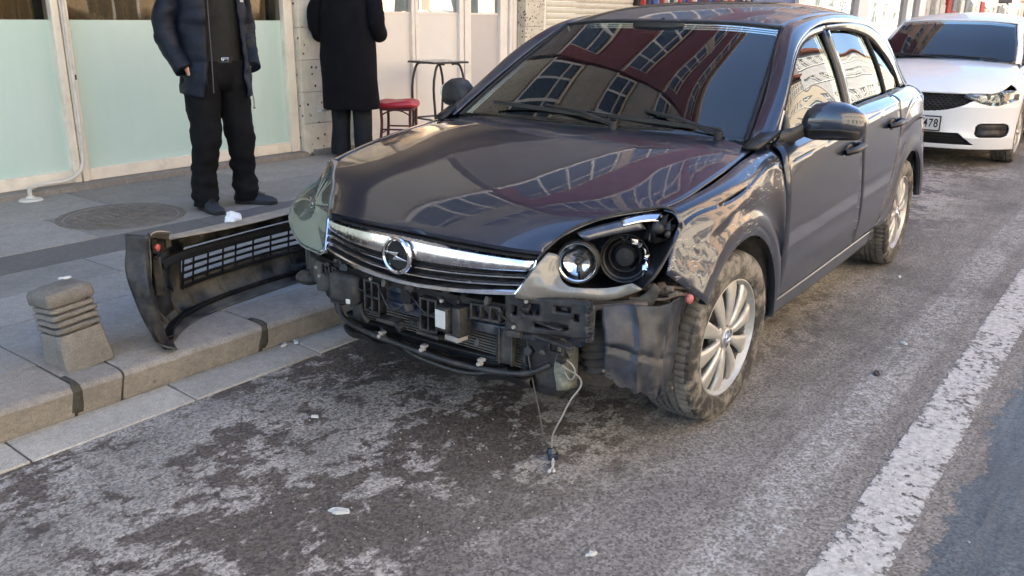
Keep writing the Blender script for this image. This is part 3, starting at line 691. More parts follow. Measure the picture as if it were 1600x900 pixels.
# the far side of the street
far_label = ['white plastered house across the street opposite the dark car', 'apricot plastered house across the street behind the white car', 'beige house with a red roof farther up across the street']
for i, (a, b, h, mt_, zt) in enumerate(((-9, 6, 3, M['plaster_white'], 0), (6.2, 18, 3, M['plaster_warm'], 0), (18.3, 34, 3, M['plaster'], 1), (34.3, 55, 4, M['plaster_grey'], 1), (55.3, 95, 4, M['plaster'], 1))):
    b_ = thing('street_house', (far_label+['grey plastered house with a red roof far up across the street', 'long beige house with a red roof at the far end across the street'])[i], 'building', (0,0,0), 0, 'houses across the street')
    facade(b_, a, b, -8.2, .12, h, 3.0, mt_, mt_, 1.5, 1.5, 1.0, side=-1, gapw=1.1, pane_w=.8)
    obj('core', MB().wbox(a, b, -16, -8.46, .12, .12+h*3), mt_, b_, smooth=False)
    P = [W(a-.3,-7.9,.12+h*3), W(b+.3,-7.9,.12+h*3), W(b+.3,-12,2.4+h*3), W(a-.3,-12,2.4+h*3)]
    obj('roof', MB().add(P, [(0,1,2,3)]), M['roof_tile'], b_, solid=.2, smooth=False)
fp = MB().wbox(-40, 90, -8.46, -5.4, -.02, .13); tag(obj('far_pavement', fp, M['kerb'], smooth=False), kind='structure')
# bent white pipe at the window base
mb = MB(); mb.tube(curve([W(.40,4.40,1.6), W(.40,4.40,.8), W(.395,4.40,.42), W(.37,4.40,.30), W(.30,4.38,.245), W(.1,4.37,.225), W(-.02,4.355,.215), W(-.065,4.30,.20), W(-.07,4.28,.15)], 6), .014, 10)
wp = thing('bent_pipe', 'thin bent white pipe running down the mullion to a round floor outlet', 'pipe', (0,0,0))
obj('pipe_run', mb, M['pipe'], wp); mb = MB(); c = W(-.075,4.275,.144)
mb.lathe([(.0,.03),(.025,.03),(.03,.016),(.07,.012),(.08,.0)], 24, 'z', c=c); obj('outlet', mb, M['pipe'], wp)
# ================================================================ the dark hatchback
car = thing('parked_car', 'dark slate hatchback with its front bumper torn off and a smashed headlight', 'car', (0,0,0), 0, 'cars parked along the kerb')
CC = (-1.2, 0, .6)
g_ = .0025
def pn(name, patches, mat, both=True, solid=.010, merge=.0004, ang=32, label=None, disp=None, mats2=None, side=0):
    """a panel from one or more patches; both: also the mirrored one on the other side"""
    mb = MB()
    for P in patches: mb.join(panel(P, CC, disp))
    out = []
    if side >= 0: out.append(obj(name, mb, mat, car, solid=solid, merge=merge, ang=ang, label=label))
    if both or side < 0:
        m2 = MB()
        for P in patches: m2.join(panel(P, CC).mirror())
        out.append(obj(name, m2, mats2 or mat, car, solid=solid, merge=merge, ang=ang))
    return out
def bendn(p):   # crash ripples near the left front corner
    a = math.exp(-((p.x-.05)**2/.06+(p.y-.86)**2/.02+(p.z-.80)**2/.012)); b = math.exp(-((p.x-.40)**2/.02+(p.y-.82)**2/.03+(p.z-.72)**2/.02))
    d = math.exp(-((p.x+.22)**2/.02+(p.y-.85)**2/.02+(p.z-.87)**2/.004))
    n = mnoise.noise_vector(p*6.0); n2 = mnoise.noise_vector(p*15.0)
    return p + Vector((0, n.y, n.z*.5))*(.006*a+.010*b+.010*d) + Vector((0, n2.y*.0018, n2.z*.001))*(a+b+d) - Vector((0, .014*d, 0)) - Vector((0, .012*math.exp(-((p.z-.70-.35*(p.x-.40))/.012)**2), 0))*b - Vector((0, .008*math.exp(-((p.z-.80+.3*(p.x-.05))/.010)**2), 0))*a
# hood
HR = [[(-.43,0,.985),(-.43,.22,.985),(-.42,.43,.981),(-.385,.60,.970),(-.33,.742,.948)],
      [(-.13,0,.957),(-.13,.22,.958),(-.12,.44,.956),(-.10,.61,.942),(-.08,.762,.915)],
      [(.18,0,.913),(.18,.22,.914),(.18,.42,.911),(.18,.59,.896),(.17,.762,.876)],
      [(.42,0,.866),(.42,.21,.867),(.415,.39,.865),(.40,.56,.855),(.395,.722,.838)],
      [(.62,0,.812),(.618,.19,.812),(.605,.34,.811),(.580,.475,.806),(.545,.583,.806)],
      [(.775,0,.752),(.768,.17,.750),(.745,.31,.743),(.715,.41,.736),(.668,.476,.727)]]
hood_top = surf(mir_rows(HR), 8, 8, (g_, g_, g_, 0))
lip = np.array([hood_top[-1], hood_top[-1]+np.array([.012, 0, -.008]), hood_top[-1]+np.array([.010, 0, -.020]), hood_top[-1]+np.array([-.02, 0, -.028])])
hb = panel(hood_top, CC); hb.join(panel(lip, CC)); obj('hood', hb, M['paint'], car, solid=.008, merge=.0004, ang=40)
# fender: upper strip (hood gap -> shoulder crease) and the arch
FT = [(.40,.732,.838),(.18,.771,.873),(-.06,.772,.910),(-.24,.766,.935),(-.36,.762,.950)]
FS = [(.393,.792,.795),(.18,.833,.832),(-.02,.850,.862),(-.20,.856,.880),(-.352,.856,.890)]
FM = [tuple(a*.5+b*.5 for a, b in zip(p, q)) for p, q in zip(FT, FS)]; FM = [(x, y+.010, z+.012) for x, y, z in FM]
up_f = surf([FT, FM, FS], 8, 6, (0, g_, g_, 0))
def arch(cx, r, y, degs, cz=.316): return [(cx+r*math.cos(R(d)), y, cz+r*math.sin(R(d))) for d in degs]
dg = [184, 160, 137, 115, 92, 70, 50, 34]
lipA = arch(0, .372, .868, dg); f1 = arch(0, .392, .874, dg); f2 = arch(0, .440, .872, dg); f3 = arch(0, .462, .864, dg)
outA = [(-.400,.845,.285),(-.388,.866,.50),(-.372,.872,.68),(-.352,.856,.890),(-.02,.850,.862),(.18,.833,.832),(.393,.792,.795),(.50,.805,.665)]
f2[0] = (-.385,.862,.290); f3[0] = (-.393,.856,.288); f1[0] = (-.376,.868,.290)
f2[1] = (-.385,.874,.475); f3[1] = (-.387,.870,.485)
mdA = [tuple(.5*(a+b) for a, b in zip(p, q)) for p, q in zip(f3, outA)]; mdA = [(x, y+(.010 if 1 < i < 7 else .003), z) for i, (x, y, z) in enumerate(mdA)]
lo_f = surf([lipA, f1, f2, f3, mdA, outA], 6, 4, (g_, 0, 0, 0))
low = panel(lo_f, CC)
inr = np.array([lo_f[0], lo_f[0]-np.array([0,.03,0])])
def fender(side):
    mb = MB(); disp = bendn if side > 0 else None
    for P in (up_f, lo_f, inr): 
        q = panel(P, CC, disp); mb.join(q if side > 0 else q.mirror())
    obj('front_fender', mb, M['paint_scr'] if side > 0 else M['paint'], car, solid=.006, merge=.0006, ang=30, label='dented and scraped front fender' if side > 0 else None)
fender(1); fender(-1)
# doors
BX = [(-.39,.797,.957),(-.72,.800,.978),(-1.06,.798,.998),(-1.385,.793,1.013),(-1.78,.785,1.025),(-2.13,.776,1.032)]
CR_ = [(-.352,.856,.890),(-.70,.863,.914),(-1.05,.863,.938),(-1.385,.862,.958),(-1.76,.860,.980),(-2.125,.853,.997)]
def rows_door(i0, i1, xf, xr):
    b = BX[i0:i1+1]; c = CR_[i0:i1+1]; n = len(b)
    mid = [(p[0]*.5+q[0]*.5, p[1]*.5+q[1]*.5+.010, p[2]*.5+q[2]*.5+.006) for p, q in zip(b, c)]
    top = [b, mid, c]
    prof = [(.80,.873),(.62,.878),(.46,.871),(.345,.850)]
    low = [c]
    for z, y in prof:
        a_, b_ = xf(z), xr(z); low.append([(a_+(b_-a_)*k/(n-1), y, z) for k in range(n)])
    return top, low
ip = lambda xs, ys: (lambda z: float(np.interp(z, xs, ys)))
xf_f = ip([.345,.46,.62,.80], [-.402,-.390,-.374,-.358]); xr_f = ip([.345,.46,.62,.80], [-1.535,-1.505,-1.462,-1.412])
xr_r = ip([.345,.46,.62,.80], [-1.99,-2.03,-2.105,-2.175])
t1, l1 = rows_door(0, 3, xf_f, xr_f); t2, l2 = rows_door(3, 5, xr_f, xr_r)
fdoor = pn('front_door', [surf(t1, 6, 5, (g_,g_,0,0)), surf(l1, 6, 6, (g_,g_,0,g_))], M['paint'], ang=50)
rdoor = pn('rear_door', [surf(t2, 6, 5, (g_,g_,0,0)), surf(l2, 6, 6, (g_,g_,0,g_))], M['paint'], ang=50)
# sill
SL = [[(-.40,.845,.338),(-1.0,.848,.340),(-1.98,.846,.340)],[(-.39,.842,.30),(-1.0,.846,.300),(-2.0,.843,.300)],[(-.38,.828,.265),(-1.0,.832,.262),(-2.02,.83,.262)],[(-.38,.76,.235),(-1.0,.76,.235),(-2.02,.76,.235)]]
pn('sill', [surf(SL, 8, 4)], M['paint'], ang=50)
# rear quarter
dg2 = [176, 150, 122, 96, 70, 48, 28, 8]
rl = [(-2.614-.374*math.cos(R(d)), .866, .316+.374*math.sin(R(d))) for d in [4, 28, 50, 72, 96, 122, 150, 176]]
r1 = [(-2.614-.395*math.cos(R(d)), .872, .316+.395*math.sin(R(d))) for d in [4, 28, 50, 72, 96, 122, 150, 176]]
r1 = [(-2.614+.395*math.cos(R(d)), .872, .316+.395*math.sin(R(d))) for d in [4, 28, 50, 72, 96, 122, 150, 172]]
rl = [(-2.614+.374*math.cos(R(d)), .866, .316+.374*math.sin(R(d))) for d in [4, 28, 50, 72, 96, 122, 150, 172]]
r3 = [(-2.614+.455*math.cos(R(d)), .864, .316+.455*math.sin(R(d))) for d in [4, 28, 50, 72, 96, 122, 150, 172]]
r3[0] = (-1.999,.850,.345)
rl[0] = (-2.235,.855,.345); r1[0] = (-2.15,.858,.345)
ro = [(-1.99,.850,.345),(-2.03,.871,.46),(-2.105,.878,.62),(-2.175,.873,.80),(-2.45,.850,.985),(-2.85,.828,.95),(-3.12,.800,.80),(-3.16,.800,.42)]
ro[0] = (-1.994,.850,.3452)
rmid = [tuple(.5*(a+b) for a, b in zip(p, q)) for p, q in zip(r3, ro)]
q_lo = surf([rl, r1, r3, rmid, ro], 6, 4, (0, 0, 0, 0))
qb = [(-2.13,.776,1.032),(-2.50,.758,1.040),(-2.85,.735,1.040),(-3.20,.68,1.02)]
qc = [(-2.125,.853,.997),(-2.50,.842,1.000),(-2.85,.825,.985),(-3.22,.765,.955)]
qd = [(-2.175,.873,.80),(-2.52,.870,.86),(-2.87,.85,.85),(-3.24,.785,.80)]
qm = [(p[0]*.5+q[0]*.5, p[1]*.5+q[1]*.5+.010, p[2]*.5+q[2]*.5+.006) for p, q in zip(qb, qc)]
pn('rear_quarter', [surf([rl, r1, r3, rmid, ro], 6, 4), surf([qb, qm, qc], 6, 4, (g_,0,0,0)), surf([qc, qd], 6, 4, (g_,0,0,0)), np.array([q_lo[0], q_lo[0]-np.array([0,.03,0])])], M['paint'], ang=40)
# rear bumper and tail, rounded
RB = []
for z, k in ((.98,.0),(.86,.03),(.72,.06),(.62,.10),(.50,.10),(.34,.07),(.28,.0)):
    RB.append([(-3.22-k, 0, z),(-3.21-k,.30,z),(-3.16-k,.55,z),(-3.02-k*.8,.74,z),(-2.86-k*.3,.80+(.03 if z < .8 else .0),z)])
obj('rear_bumper', panel(surf(mir_rows(RB[3:]), 5, 4), CC), M['paint_dull'], car, solid=.008)
obj('tailgate_lower', panel(surf(mir_rows([[(a,b*.86,c) for a,b,c in r_] for r_ in RB[:4]]), 5, 4), CC), M['paint'], car, solid=.008)
TL = [[(-2.92,.800,.965),(-3.05,.765,.97),(-3.17,.66,.975)],[(-2.90,.822,.86),(-3.07,.785,.86),(-3.22,.66,.86)],[(-2.93,.835,.76),(-3.10,.79,.76),(-3.26,.66,.76)]]
pn('tail_lamp', [surf([[(x-.012, y+.010, z) for x, y, z in r_] for r_ in TL], 5, 5)], M['red_lamp'], solid=.02)
# roof
RF = [[(-1.0,0,1.394),(-1.01,.2,1.394),(-1.03,.4,1.388),(-1.062,.555,1.374)],
      [(-1.2,0,1.440),(-1.2,.2,1.439),(-1.2,.4,1.429),(-1.22,.565,1.402)],
      [(-1.6,0,1.487),(-1.6,.2,1.485),(-1.6,.4,1.470),(-1.6,.575,1.432)],
      [(-2.1,0,1.494),(-2.1,.2,1.492),(-2.1,.4,1.472),(-2.1,.58,1.425)],
      [(-2.6,0,1.455),(-2.6,.2,1.450),(-2.6,.4,1.425),(-2.6,.585,1.350)],
      [(-2.98,0,1.385),(-2.97,.2,1.378),(-2.93,.4,1.34),(-2.88,.588,1.235)]]
RFs = surf(mir_rows(RF), 6, 6, (.002,.002,.004,0)); obj('roof', panel(RFs, CC), M['paint_dull'], car, solid=.008)
# tailgate window and C pillar panel
TG = [[(-2.98,0,1.382),(-2.96,.3,1.358),(-2.89,.585,1.225)],[(-3.12,0,1.20),(-3.11,.3,1.19),(-3.05,.615,1.115)],[(-3.23,0,.99),(-3.22,.33,.99),(-3.17,.66,.985)]]
obj('rear_window', panel(surf(mir_rows(TG), 6, 6), CC), M['glass_side'], car, solid=.005)
# side rail: A pillar, cant rail, C pillar
ri = [(-.345,.712,.965),(-.70,.642,1.178),(-1.062,.557,1.374),(-1.22,.567,1.402),(-1.6,.577,1.432),(-2.1,.582,1.425),(-2.6,.587,1.350),(-2.88,.590,1.235),(-3.04,.62,1.12),(-3.17,.665,.995)]
ro_ = [(-.385,.790,.962),(-.66,.738,1.145),(-.93,.672,1.300),(-1.17,.642,1.362),(-1.6,.628,1.392),(-2.08,.632,1.380),(-2.42,.648,1.318),(-2.60,.690,1.205),(-2.68,.730,1.09),(-2.72,.752,1.040)]
rm_ = [((p[0]+q[0])/2, (p[1]+q[1])/2+.012, (p[2]+q[2])/2+.012) for p, q in zip(ri, ro_)]
pn('body_side_frame', [surf([ri, rm_, ro_], 6, 5, (0,0,g_,.001))], M['paint'], ang=60)
# door window frames
def fr_strip(bot, top, w1=.026):
    return bot, top
gt = [(-.56,.786,1.060),(-.72,.735,1.168),(-.93,.690,1.268),(-1.13,.655,1.325),(-1.37,.640,1.352)]
# front door glass and frame
FGb = [(-.56,.797,.970),(-.72,.798,.980),(-.93,.798,.992),(-1.13,.797,1.002),(-1.355,.793,1.012)]
FGt = [(-.575,.758,1.068),(-.74,.718,1.175),(-.955,.668,1.277),(-1.15,.642,1.328),(-1.365,.630,1.352)]
FGm = [((p[0]+q[0])/2, (p[1]+q[1])/2+.012, (p[2]+q[2])/2) for p, q in zip(FGb, FGt)]
gz = lambda rows, o=.010: [[(x, y-o, z) for x, y, z in r_] for r_ in rows]
pn('front_door_window', [surf(gz([FGb, FGm, FGt]), 5, 8)], M['glass_side'], solid=.004)
RGb = [(-1.455,.792,1.015),(-1.66,.789,1.022),(-1.88,.785,1.027),(-2.13,.778,1.032)]
RGt = [(-1.465,.628,1.360),(-1.68,.622,1.363),(-1.90,.627,1.355),(-2.10,.637,1.330)]
RGm = [((p[0]+q[0])/2, (p[1]+q[1])/2+.012, (p[2]+q[2])/2) for p, q in zip(RGb, RGt)]
pn('rear_door_window', [surf(gz([RGb, RGm, RGt]), 5, 8)], M['glass_side'], solid=.004)
QGb = [(-2.165,.777,1.034),(-2.32,.769,1.038),(-2.52,.757,1.042)]
QGt = [(-2.135,.640,1.323),(-2.33,.662,1.262),(-2.515,.722,1.125)]
QGm = [((p[0]+q[0])/2, (p[1]+q[1])/2+.008, (p[2]+q[2])/2) for p, q in zip(QGb, QGt)]
pn('rear_quarter_window', [surf(gz([QGb, QGm, QGt]), 5, 8)], M['glass_side'], solid=.004)
# frames: strip between glass tops and the cant rail, pillars, belt mouldings
fo_ = [(-.395,.792,.966),(-.655,.740,1.138),(-.925,.676,1.293),(-1.165,.646,1.356),(-1.405,.634,1.380)]
FGt2 = [(-.47,.790,.985),(-.735,.722,1.172),(-.95,.672,1.274),(-1.15,.646,1.325),(-1.41,.634,1.352)]
pn('door_window_frame', [surf([FGt2, fo_], 6, 3)], M['paint'], solid=.012)
ro2 = [(-1.41,.633,1.380),(-1.68,.629,1.388),(-2.07,.634,1.382),(-2.41,.650,1.320),(-2.59,.692,1.20),(-2.70,.745,1.055)]
RGt2 = [(-1.41,.632,1.357),(-1.68,.626,1.361),(-2.08,.638,1.334),(-2.32,.664,1.268),(-2.50,.722,1.130),(-2.56,.755,1.045)]
pn('door_window_frame', [surf([RGt2, ro2], 6, 3)], M['paint'], solid=.012)
for s_ in (1, -1):
    mb = MB(); tb = lambda pts, r_, n=6: mb.tube([(x, y*s_, z) for x, y, z in curve(pts, 6)], r_, n)
    tb([(x, y+.001, z+.002) for x, y, z in FGt], .007); tb([(x, y+.001, z+.002) for x, y, z in RGt+QGt[1:]+[(-2.525,.756,1.044)]], .008)
    obj('window_seal', mb, M['black_deep'], car)
    mb = MB(); tb = lambda pts, r_, n=6: mb.tube([(x, y*s_, z) for x, y, z in curve(pts, 6)], r_, n)
    tb([(x, y+.004, z-.002) for x, y, z in BX[:4]], .009); tb([(x, y+.004, z-.002) for x, y, z in BX[3:]+qb[1:2]], .009)
    obj('belt_moulding', mb, M['black_plastic'], car)
    # B pillar: black front band, painted rear band ; divider
    for nm, x0, x1, m_, o in (('pillar_trim', -1.36, -1.405, 'black_plastic', .0), ('pillar_trim', -1.41, -1.455, 'paint', .004)):
        G = [[(x0, .795-.004+o, 1.008), (x1, .794-.004+o, 1.010)], [(x0-.004, .727+o, 1.18), (x1-.004, .726+o, 1.18)], [(x0-.008, .640+o, 1.355), (x1-.008, .636+o, 1.36)]]
        q = panel(surf(G, 2, 6), CC); obj(nm, q if s_ > 0 else q.mirror(), M[m_], car, solid=.02)
    G = [[(-2.13,.781,1.03),(-2.165,.779,1.03)],[(-2.13,.722,1.18),(-2.163,.720,1.18)],[(-2.102,.642,1.335),(-2.135,.642,1.328)]]
    q = panel(surf(G, 2, 6), CC); obj('pillar_trim', q if s_ > 0 else q.mirror(), M['black_deep'], car, solid=.015)
    # mirror sail (triangle)
    G = [[(-.42,.797,.963),(-.50,.798,.968),(-.565,.798,.972)],[(-.50,.786,1.0),(-.535,.785,1.02),(-.57,.784,1.03)],[(-.56,.762,1.05),(-.568,.760,1.056),(-.576,.757,1.062)]]
    q = panel(surf(G, 3, 3), CC); obj('mirror_sail', q if s_ > 0 else q.mirror(), M['black_plastic'], car, solid=.02)
# windscreen with black band
WS = [[(-.30,0,.975),(-.31,.25,.975),(-.335,.5,.972),(-.368,.698,.962)],
      [(-.63,0,1.198),(-.64,.23,1.196),(-.67,.45,1.190),(-.715,.630,1.175)],
      [(-1.0,0,1.390),(-1.01,.2,1.390),(-1.03,.4,1.384),(-1.060,.552,1.370)]]
WSs = surf(mir_rows(WS), 8, 14, (.003,.003,0,.003)); obj('windscreen', panel(WSs, CC), M['glass'], car, solid=.005)
mb = MB()
edge = [WSs[i][0] for i in range(len(WSs))]
for col_ in (0, -1): mb.tube([Vector(WSs[i][col_])+Vector((-.004,0,-.001)) for i in range(len(WSs))], .011, 6)
mb.tube([Vector(p)+Vector((-.003,0,-.001)) for p in WSs[-1]], .007, 6)
obj('windscreen_seal', mb, M['black_deep'], car)
inn = panel(surf(mir_rows([[(x+.0, y, z-.010) for x, y, z in r_] for r_ in WS]), 8, 14), CC)
# cowl and wipers
cw = surf(mir_rows([[(-.40,0,.962),(-.40,.3,.962),(-.39,.55,.955),(-.36,.70,.945)],[(-.26,0,.950),(-.27,.3,.950),(-.29,.55,.945),(-.31,.70,.935)]]), 5, 3)
obj('cowl', panel(cw, CC), M['black_plastic'], car, solid=.01)
def wiper(piv, tip, b0, b1, lift=.018):
    mb = MB(); mb.tube([piv, (Vector(piv)+Vector(tip))/2+Vector((0,0,.012)), tip], [.011,.008,.006], 6)
    mb.cyl(Vector(piv)-Vector((0,0,.02)), Vector(piv)+Vector((0,0,.012)), .016, n=10)
    mb.box((Vector(b0)+Vector(b1))/2, ((Vector(b1)-Vector(b0)).length, .010, .016), (Vector(b1)-Vector(b0)).to_track_quat('X', 'Z').to_matrix())
    obj('wiper', mb, M['black_plastic'], car)
wiper((-.30,.16,.990), (-.375,-.22,1.040), (-.345,.10,1.010), (-.375,-.50,1.035)); wiper((-.325,.60,.985), (-.40,.25,1.045), (-.345,.60,1.00), (-.36,.0,1.022))
mb = MB(); mb.box((-.362,-.10,1.035), (.10,.012,.05), Matrix.Rotation(R(-35), 3, 'Y')); 
for s_ in (1, -1):
    G = [[(-.27,.715*s_,.942),(-.40,.735*s_,.985)],[(-.29,.775*s_,.945),(-.44,.797*s_,.990)]]
    mb = MB().grid([[Vector(p) for p in r_] for r_ in G]); obj('cowl_corner', mb, M['black_plastic'], car, solid=.015 if s_ > 0 else -.015)
st = MB(); q0 = WSs[int(len(WSs)*.72)][int(len(WSs[0])*.42)]; st.box((q0[0]-.012, q0[1], q0[2]-.006), (.03,.07,.002), Matrix.Rotation(R(31), 3, 'Y')); obj('inspection_sticker', st, simple('yellow green sticker', (.45,.55,.12), .5), car)
# ---- cabin
cab = MB(); cab.box((-1.7, 0, .45), (3.0, 1.40, .40)); obj('cabin_floor', cab, M['seat'], car)
dd = surf(mir_rows([[(-.38,0,.955),(-.38,.35,.955),(-.42,.70,.945)],[(-.62,0,.972),(-.62,.35,.975),(-.64,.72,.955)],[(-.80,0,.955),(-.80,.35,.965),(-.80,.72,.94)],[(-.86,0,.86),(-.86,.35,.88),(-.86,.72,.86)],[(-.83,0,.60),(-.83,.35,.62),(-.83,.72,.6)]]), 4, 4)
obj('dashboard', panel(dd, (-.6, 0, .5)), M['dash'], car, solid=.01)
Mw = Matrix.Translation((-.93,.36,.93)) @ Matrix.Rotation(R(-62), 4, 'Y')
mb = MB(); ring = [Mw @ Vector((.185*math.cos(a), .185*math.sin(a), 0)) for a in [2*math.pi*i/36 for i in range(37)]]
mb.tube(ring, .014, 8, caps=False); mb.sphere(Mw @ Vector((0,0,-.02)), (.06,.06,.03), 12, 8)
for a in (20, 160, 270): mb.tube([Mw @ Vector((0,0,-.02)), Mw @ Vector((.18*math.cos(R(a)), .18*math.sin(R(a)), 0))], .014, 6)
obj('steering_wheel', mb, M['seat'], car)
def seat(x, y, w_=.50, n=False):
    mb = MB(); rr = []
    for h, d, ww in ((.50,.28,.9),(.62,.30,1),(.70,.26,1)):
        rr.append([Vector((x+d*math.cos(q)*(1 if abs(math.cos(q))<.9 else .95), y+w_/2*ww*math.copysign(abs(math.sin(q))**.6, math.sin(q)), h)) for q in [2*math.pi*i/16 for i in range(16)]])
    mb.loft(rr); rr = []
    for k, (h, ww, th) in enumerate(((.62,.95,.09),(.85,1,.09),(1.05,.95,.075),(1.16,.70,.05),(1.18,.5,.03))):
        cx = x-.24-(h-.62)*.36; rr.append([Vector((cx+th*math.cos(q), y+w_/2*ww*math.copysign(abs(math.sin(q))**.6, math.sin(q)), h)) for q in [2*math.pi*i/16 for i in range(16)]])
    mb.loft(rr); cx = x-.24-.6*.36; rr = []
    for h, ww, th in ((1.20,.10,.04),(1.23,.13,.05),(1.33,.13,.05),(1.37,.10,.03)): rr.append([Vector((cx+th*math.cos(q), y+ww*math.copysign(abs(math.sin(q))**.6, math.sin(q)), h)) for q in [2*math.pi*i/12 for i in range(12)]])
    mb.loft(rr); mb.cyl((cx, y-.04, 1.15), (cx, y-.04, 1.22), .006, n=6).cyl((cx, y+.04, 1.15), (cx, y+.04, 1.22), .006, n=6)
    obj('seat', mb, M['seat'], car, ang=50)
seat(-1.35, .36); seat(-1.35, -.36)
mb = MB(); mb.box((-2.1,0,.62), (.5,1.25,.2)).box((-2.42,0,.85), (.16,1.25,.55), Matrix.Rotation(R(-18), 3, 'Y')); obj('rear_seat', mb, M['seat'], car, bev=.05, seg=3)
mb = MB(); mb.loft([[Vector((-.97+.025*math.cos(q), .13*math.copysign(abs(math.sin(q))**.7, math.sin(q)), z_)) for q in [2*math.pi*i/12 for i in range(12)]] for z_ in (1.315,1.33,1.375,1.385)]); mb.cyl((-1.0,0,1.36), (-1.03,0,1.40), .012, n=8)
obj('interior_mirror', mb, M['black_plastic'], car)
hl = panel(surf(mir_rows([[(x, y*.96, z-.03) for x, y, z in r_] for r_ in RF[1:]]), 4, 4), CC); obj('headlining', hl, M['lamp_grey'], car, solid=.005)
# door inner cards (dark) and underbody
for s_ in (1, -1):
    G = [[(-.42,.745,.95),(-2.6,.72,1.0)],[(-.42,.76,.35),(-2.2,.76,.35)]]
    G = [[Vector((x, y*s_, z)) for x, y, z in r_] for r_ in G]; obj('door_card', MB().grid(G), M['seat'], car, solid=.02)
ub = MB(); ub.box((-1.3,0,.235), (2.3,1.40,.07)).box((-2.95,0,.40), (.55,1.2,.24)).box((.10,0,.50), (.62,1.02,.50)).box((-.32,0,.62), (.10,1.35,.60)).box((.30,0,.72),(.5,.8,.06))
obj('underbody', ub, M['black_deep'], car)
# wheel housings
for cx in (0, -2.614):
    for s_ in (1, -1):
        mb = MB(); pr = []
        a0 = 182 if cx == 0 else 176
        for a in range(10, a0, 8):
            if cx == 0 and a < 50: continue
            c_, s2 = math.cos(R(a)), math.sin(R(a)); r_ = .385
            pr.append([Vector((cx+r_*c_, .58*s_, .316+r_*s2)), Vector((cx+(r_+.01)*c_, .72*s_, .316+(r_+.01)*s2)), Vector((cx+r_*c_, .852*s_, .316+r_*s2))])
        mb.grid(pr); mb.add([Vector((cx+.385*math.cos(R(a)), .58*s_, .316+.385*math.sin(R(a)))) for a in range(10, 182, 8)]+[Vector((cx-.385,.58*s_,.2)), Vector((cx+.385,.58*s_,.2))], [tuple(range(24))])
        obj('wheel_arch_liner', mb, M['liner'], car, solid=.004)
# door handles
def handle(x, y, z, rz=0):
    for s_ in (1, -1):
        mb = MB(); pts = curve([(x+.10,y+.008,z-.010),(x+.08,y+.030,z-.005),(x,y+.040,z),(x-.08,y+.032,z+.004),(x-.10,y+.010,z+.004)], 4)
        mb.tube([(p.x, p.y*s_, p.z) for p in pts], .014, 8, sq=1.3)
        mb.sphere((x+.01, (y+.0)*s_, z-.012), (.055,.006,.030), 14, 8, mi=0); obj('door_handle', mb, M['black_plastic'], fdoor[0] if s_ > 0 and x > -1.5 else (fdoor[1] if x > -1.5 else (rdoor[0] if s_ > 0 else rdoor[1])))
        mb = MB().cyl((x-.13, (y-.001)*s_, z-.004), (x-.13, (y+.014)*s_, z-.004), .018, .016, 14)
        obj('lock_cover', mb, M['paint'], fdoor[0] if s_ > 0 and x > -1.5 else (fdoor[1] if x > -1.5 else (rdoor[0] if s_ > 0 else rdoor[1])))
handle(-1.20,.868,.862); handle(-1.985,.866,.905)
# side repeater
False and obj('side_repeater', MB().sphere((-.30,.862,.80), (.035,.006,.012), 12, 8), M['amber'], car)
# fuel flap outline etc. on the far side is not visible
# mirrors
for s_ in (1, -1):
    mb = MB(); rings = []
    secs = [(.835,-.590,1.020,.030,.028),(.850,-.594,1.026,.052,.052),(.880,-.600,1.034,.066,.068),(.930,-.612,1.040,.074,.072),(.980,-.626,1.038,.074,.068),(1.020,-.640,1.030,.068,.058),(1.045,-.652,1.022,.052,.044),(1.056,-.660,1.016,.028,.026)]
    if s_ < 0: secs = [(y-.045, x, z, rx, rz) for y, x, z, rx, rz in secs]
    for y, x, z, rx, rz in secs:
        rg = []
        for i in range(24):
            q = 2*math.pi*i/24; c_, si = math.cos(q), math.sin(q)
            px = rx*math.copysign(abs(c_)**.75, c_); px = px if px > 0 else px*.45
            rg.append(Vector((x+px, y*s_, z+rz*math.copysign(abs(si)**.75, si))))
        rings.append(rg if s_ > 0 else rg[::-1])
    mb.loft(rings); mo = obj('door_mirror', mb, M['paint'] if s_ > 0 else M['dusty_plastic'], car, ang=60)
    mb = MB(); rings = []
    for y, x, z, rx, rz in secs[1:-1]:
        rg = []
        for i in range(12):
            q = -math.pi/2.3+math.pi/1.15*i/11*.5-.35; rg.append(Vector((x+(rx+.004)*math.cos(q), y*s_, z+(rz+.003)*math.sin(q)*1.0)))
        rings.append(rg)
    mb.grid(rings); obj('mirror_strip', mb, M['black_plastic'], mo, solid=.002)
    mb = MB(); rings = []
    for y, x, z, rx, rz in ((.795,-.50,.975,.055,.030),(.82,-.53,.982,.050,.030),(.845,-.57,1.000,.040,.030),(.865,-.595,1.012,.032,.034)):
        rg = [Vector((x+rx*math.cos(2*math.pi*i/14), y*s_, z+rz*math.sin(2*math.pi*i/14))) for i in range(14)]; rings.append(rg)
    mb.loft(rings); obj('mirror_arm', mb, M['dusty_plastic'], mo, recalc=True)
    mb = MB(); mb.loft([[Vector((-.645+dx, (.955+.095*math.cos(2*math.pi*i/20))*s_, 1.035+.055*math.sin(2*math.pi*i/20))) for i in range(20)] for dx in (0,-.004)]); obj('mirror_glass', mb, M['chrome'], mo, recalc=True)
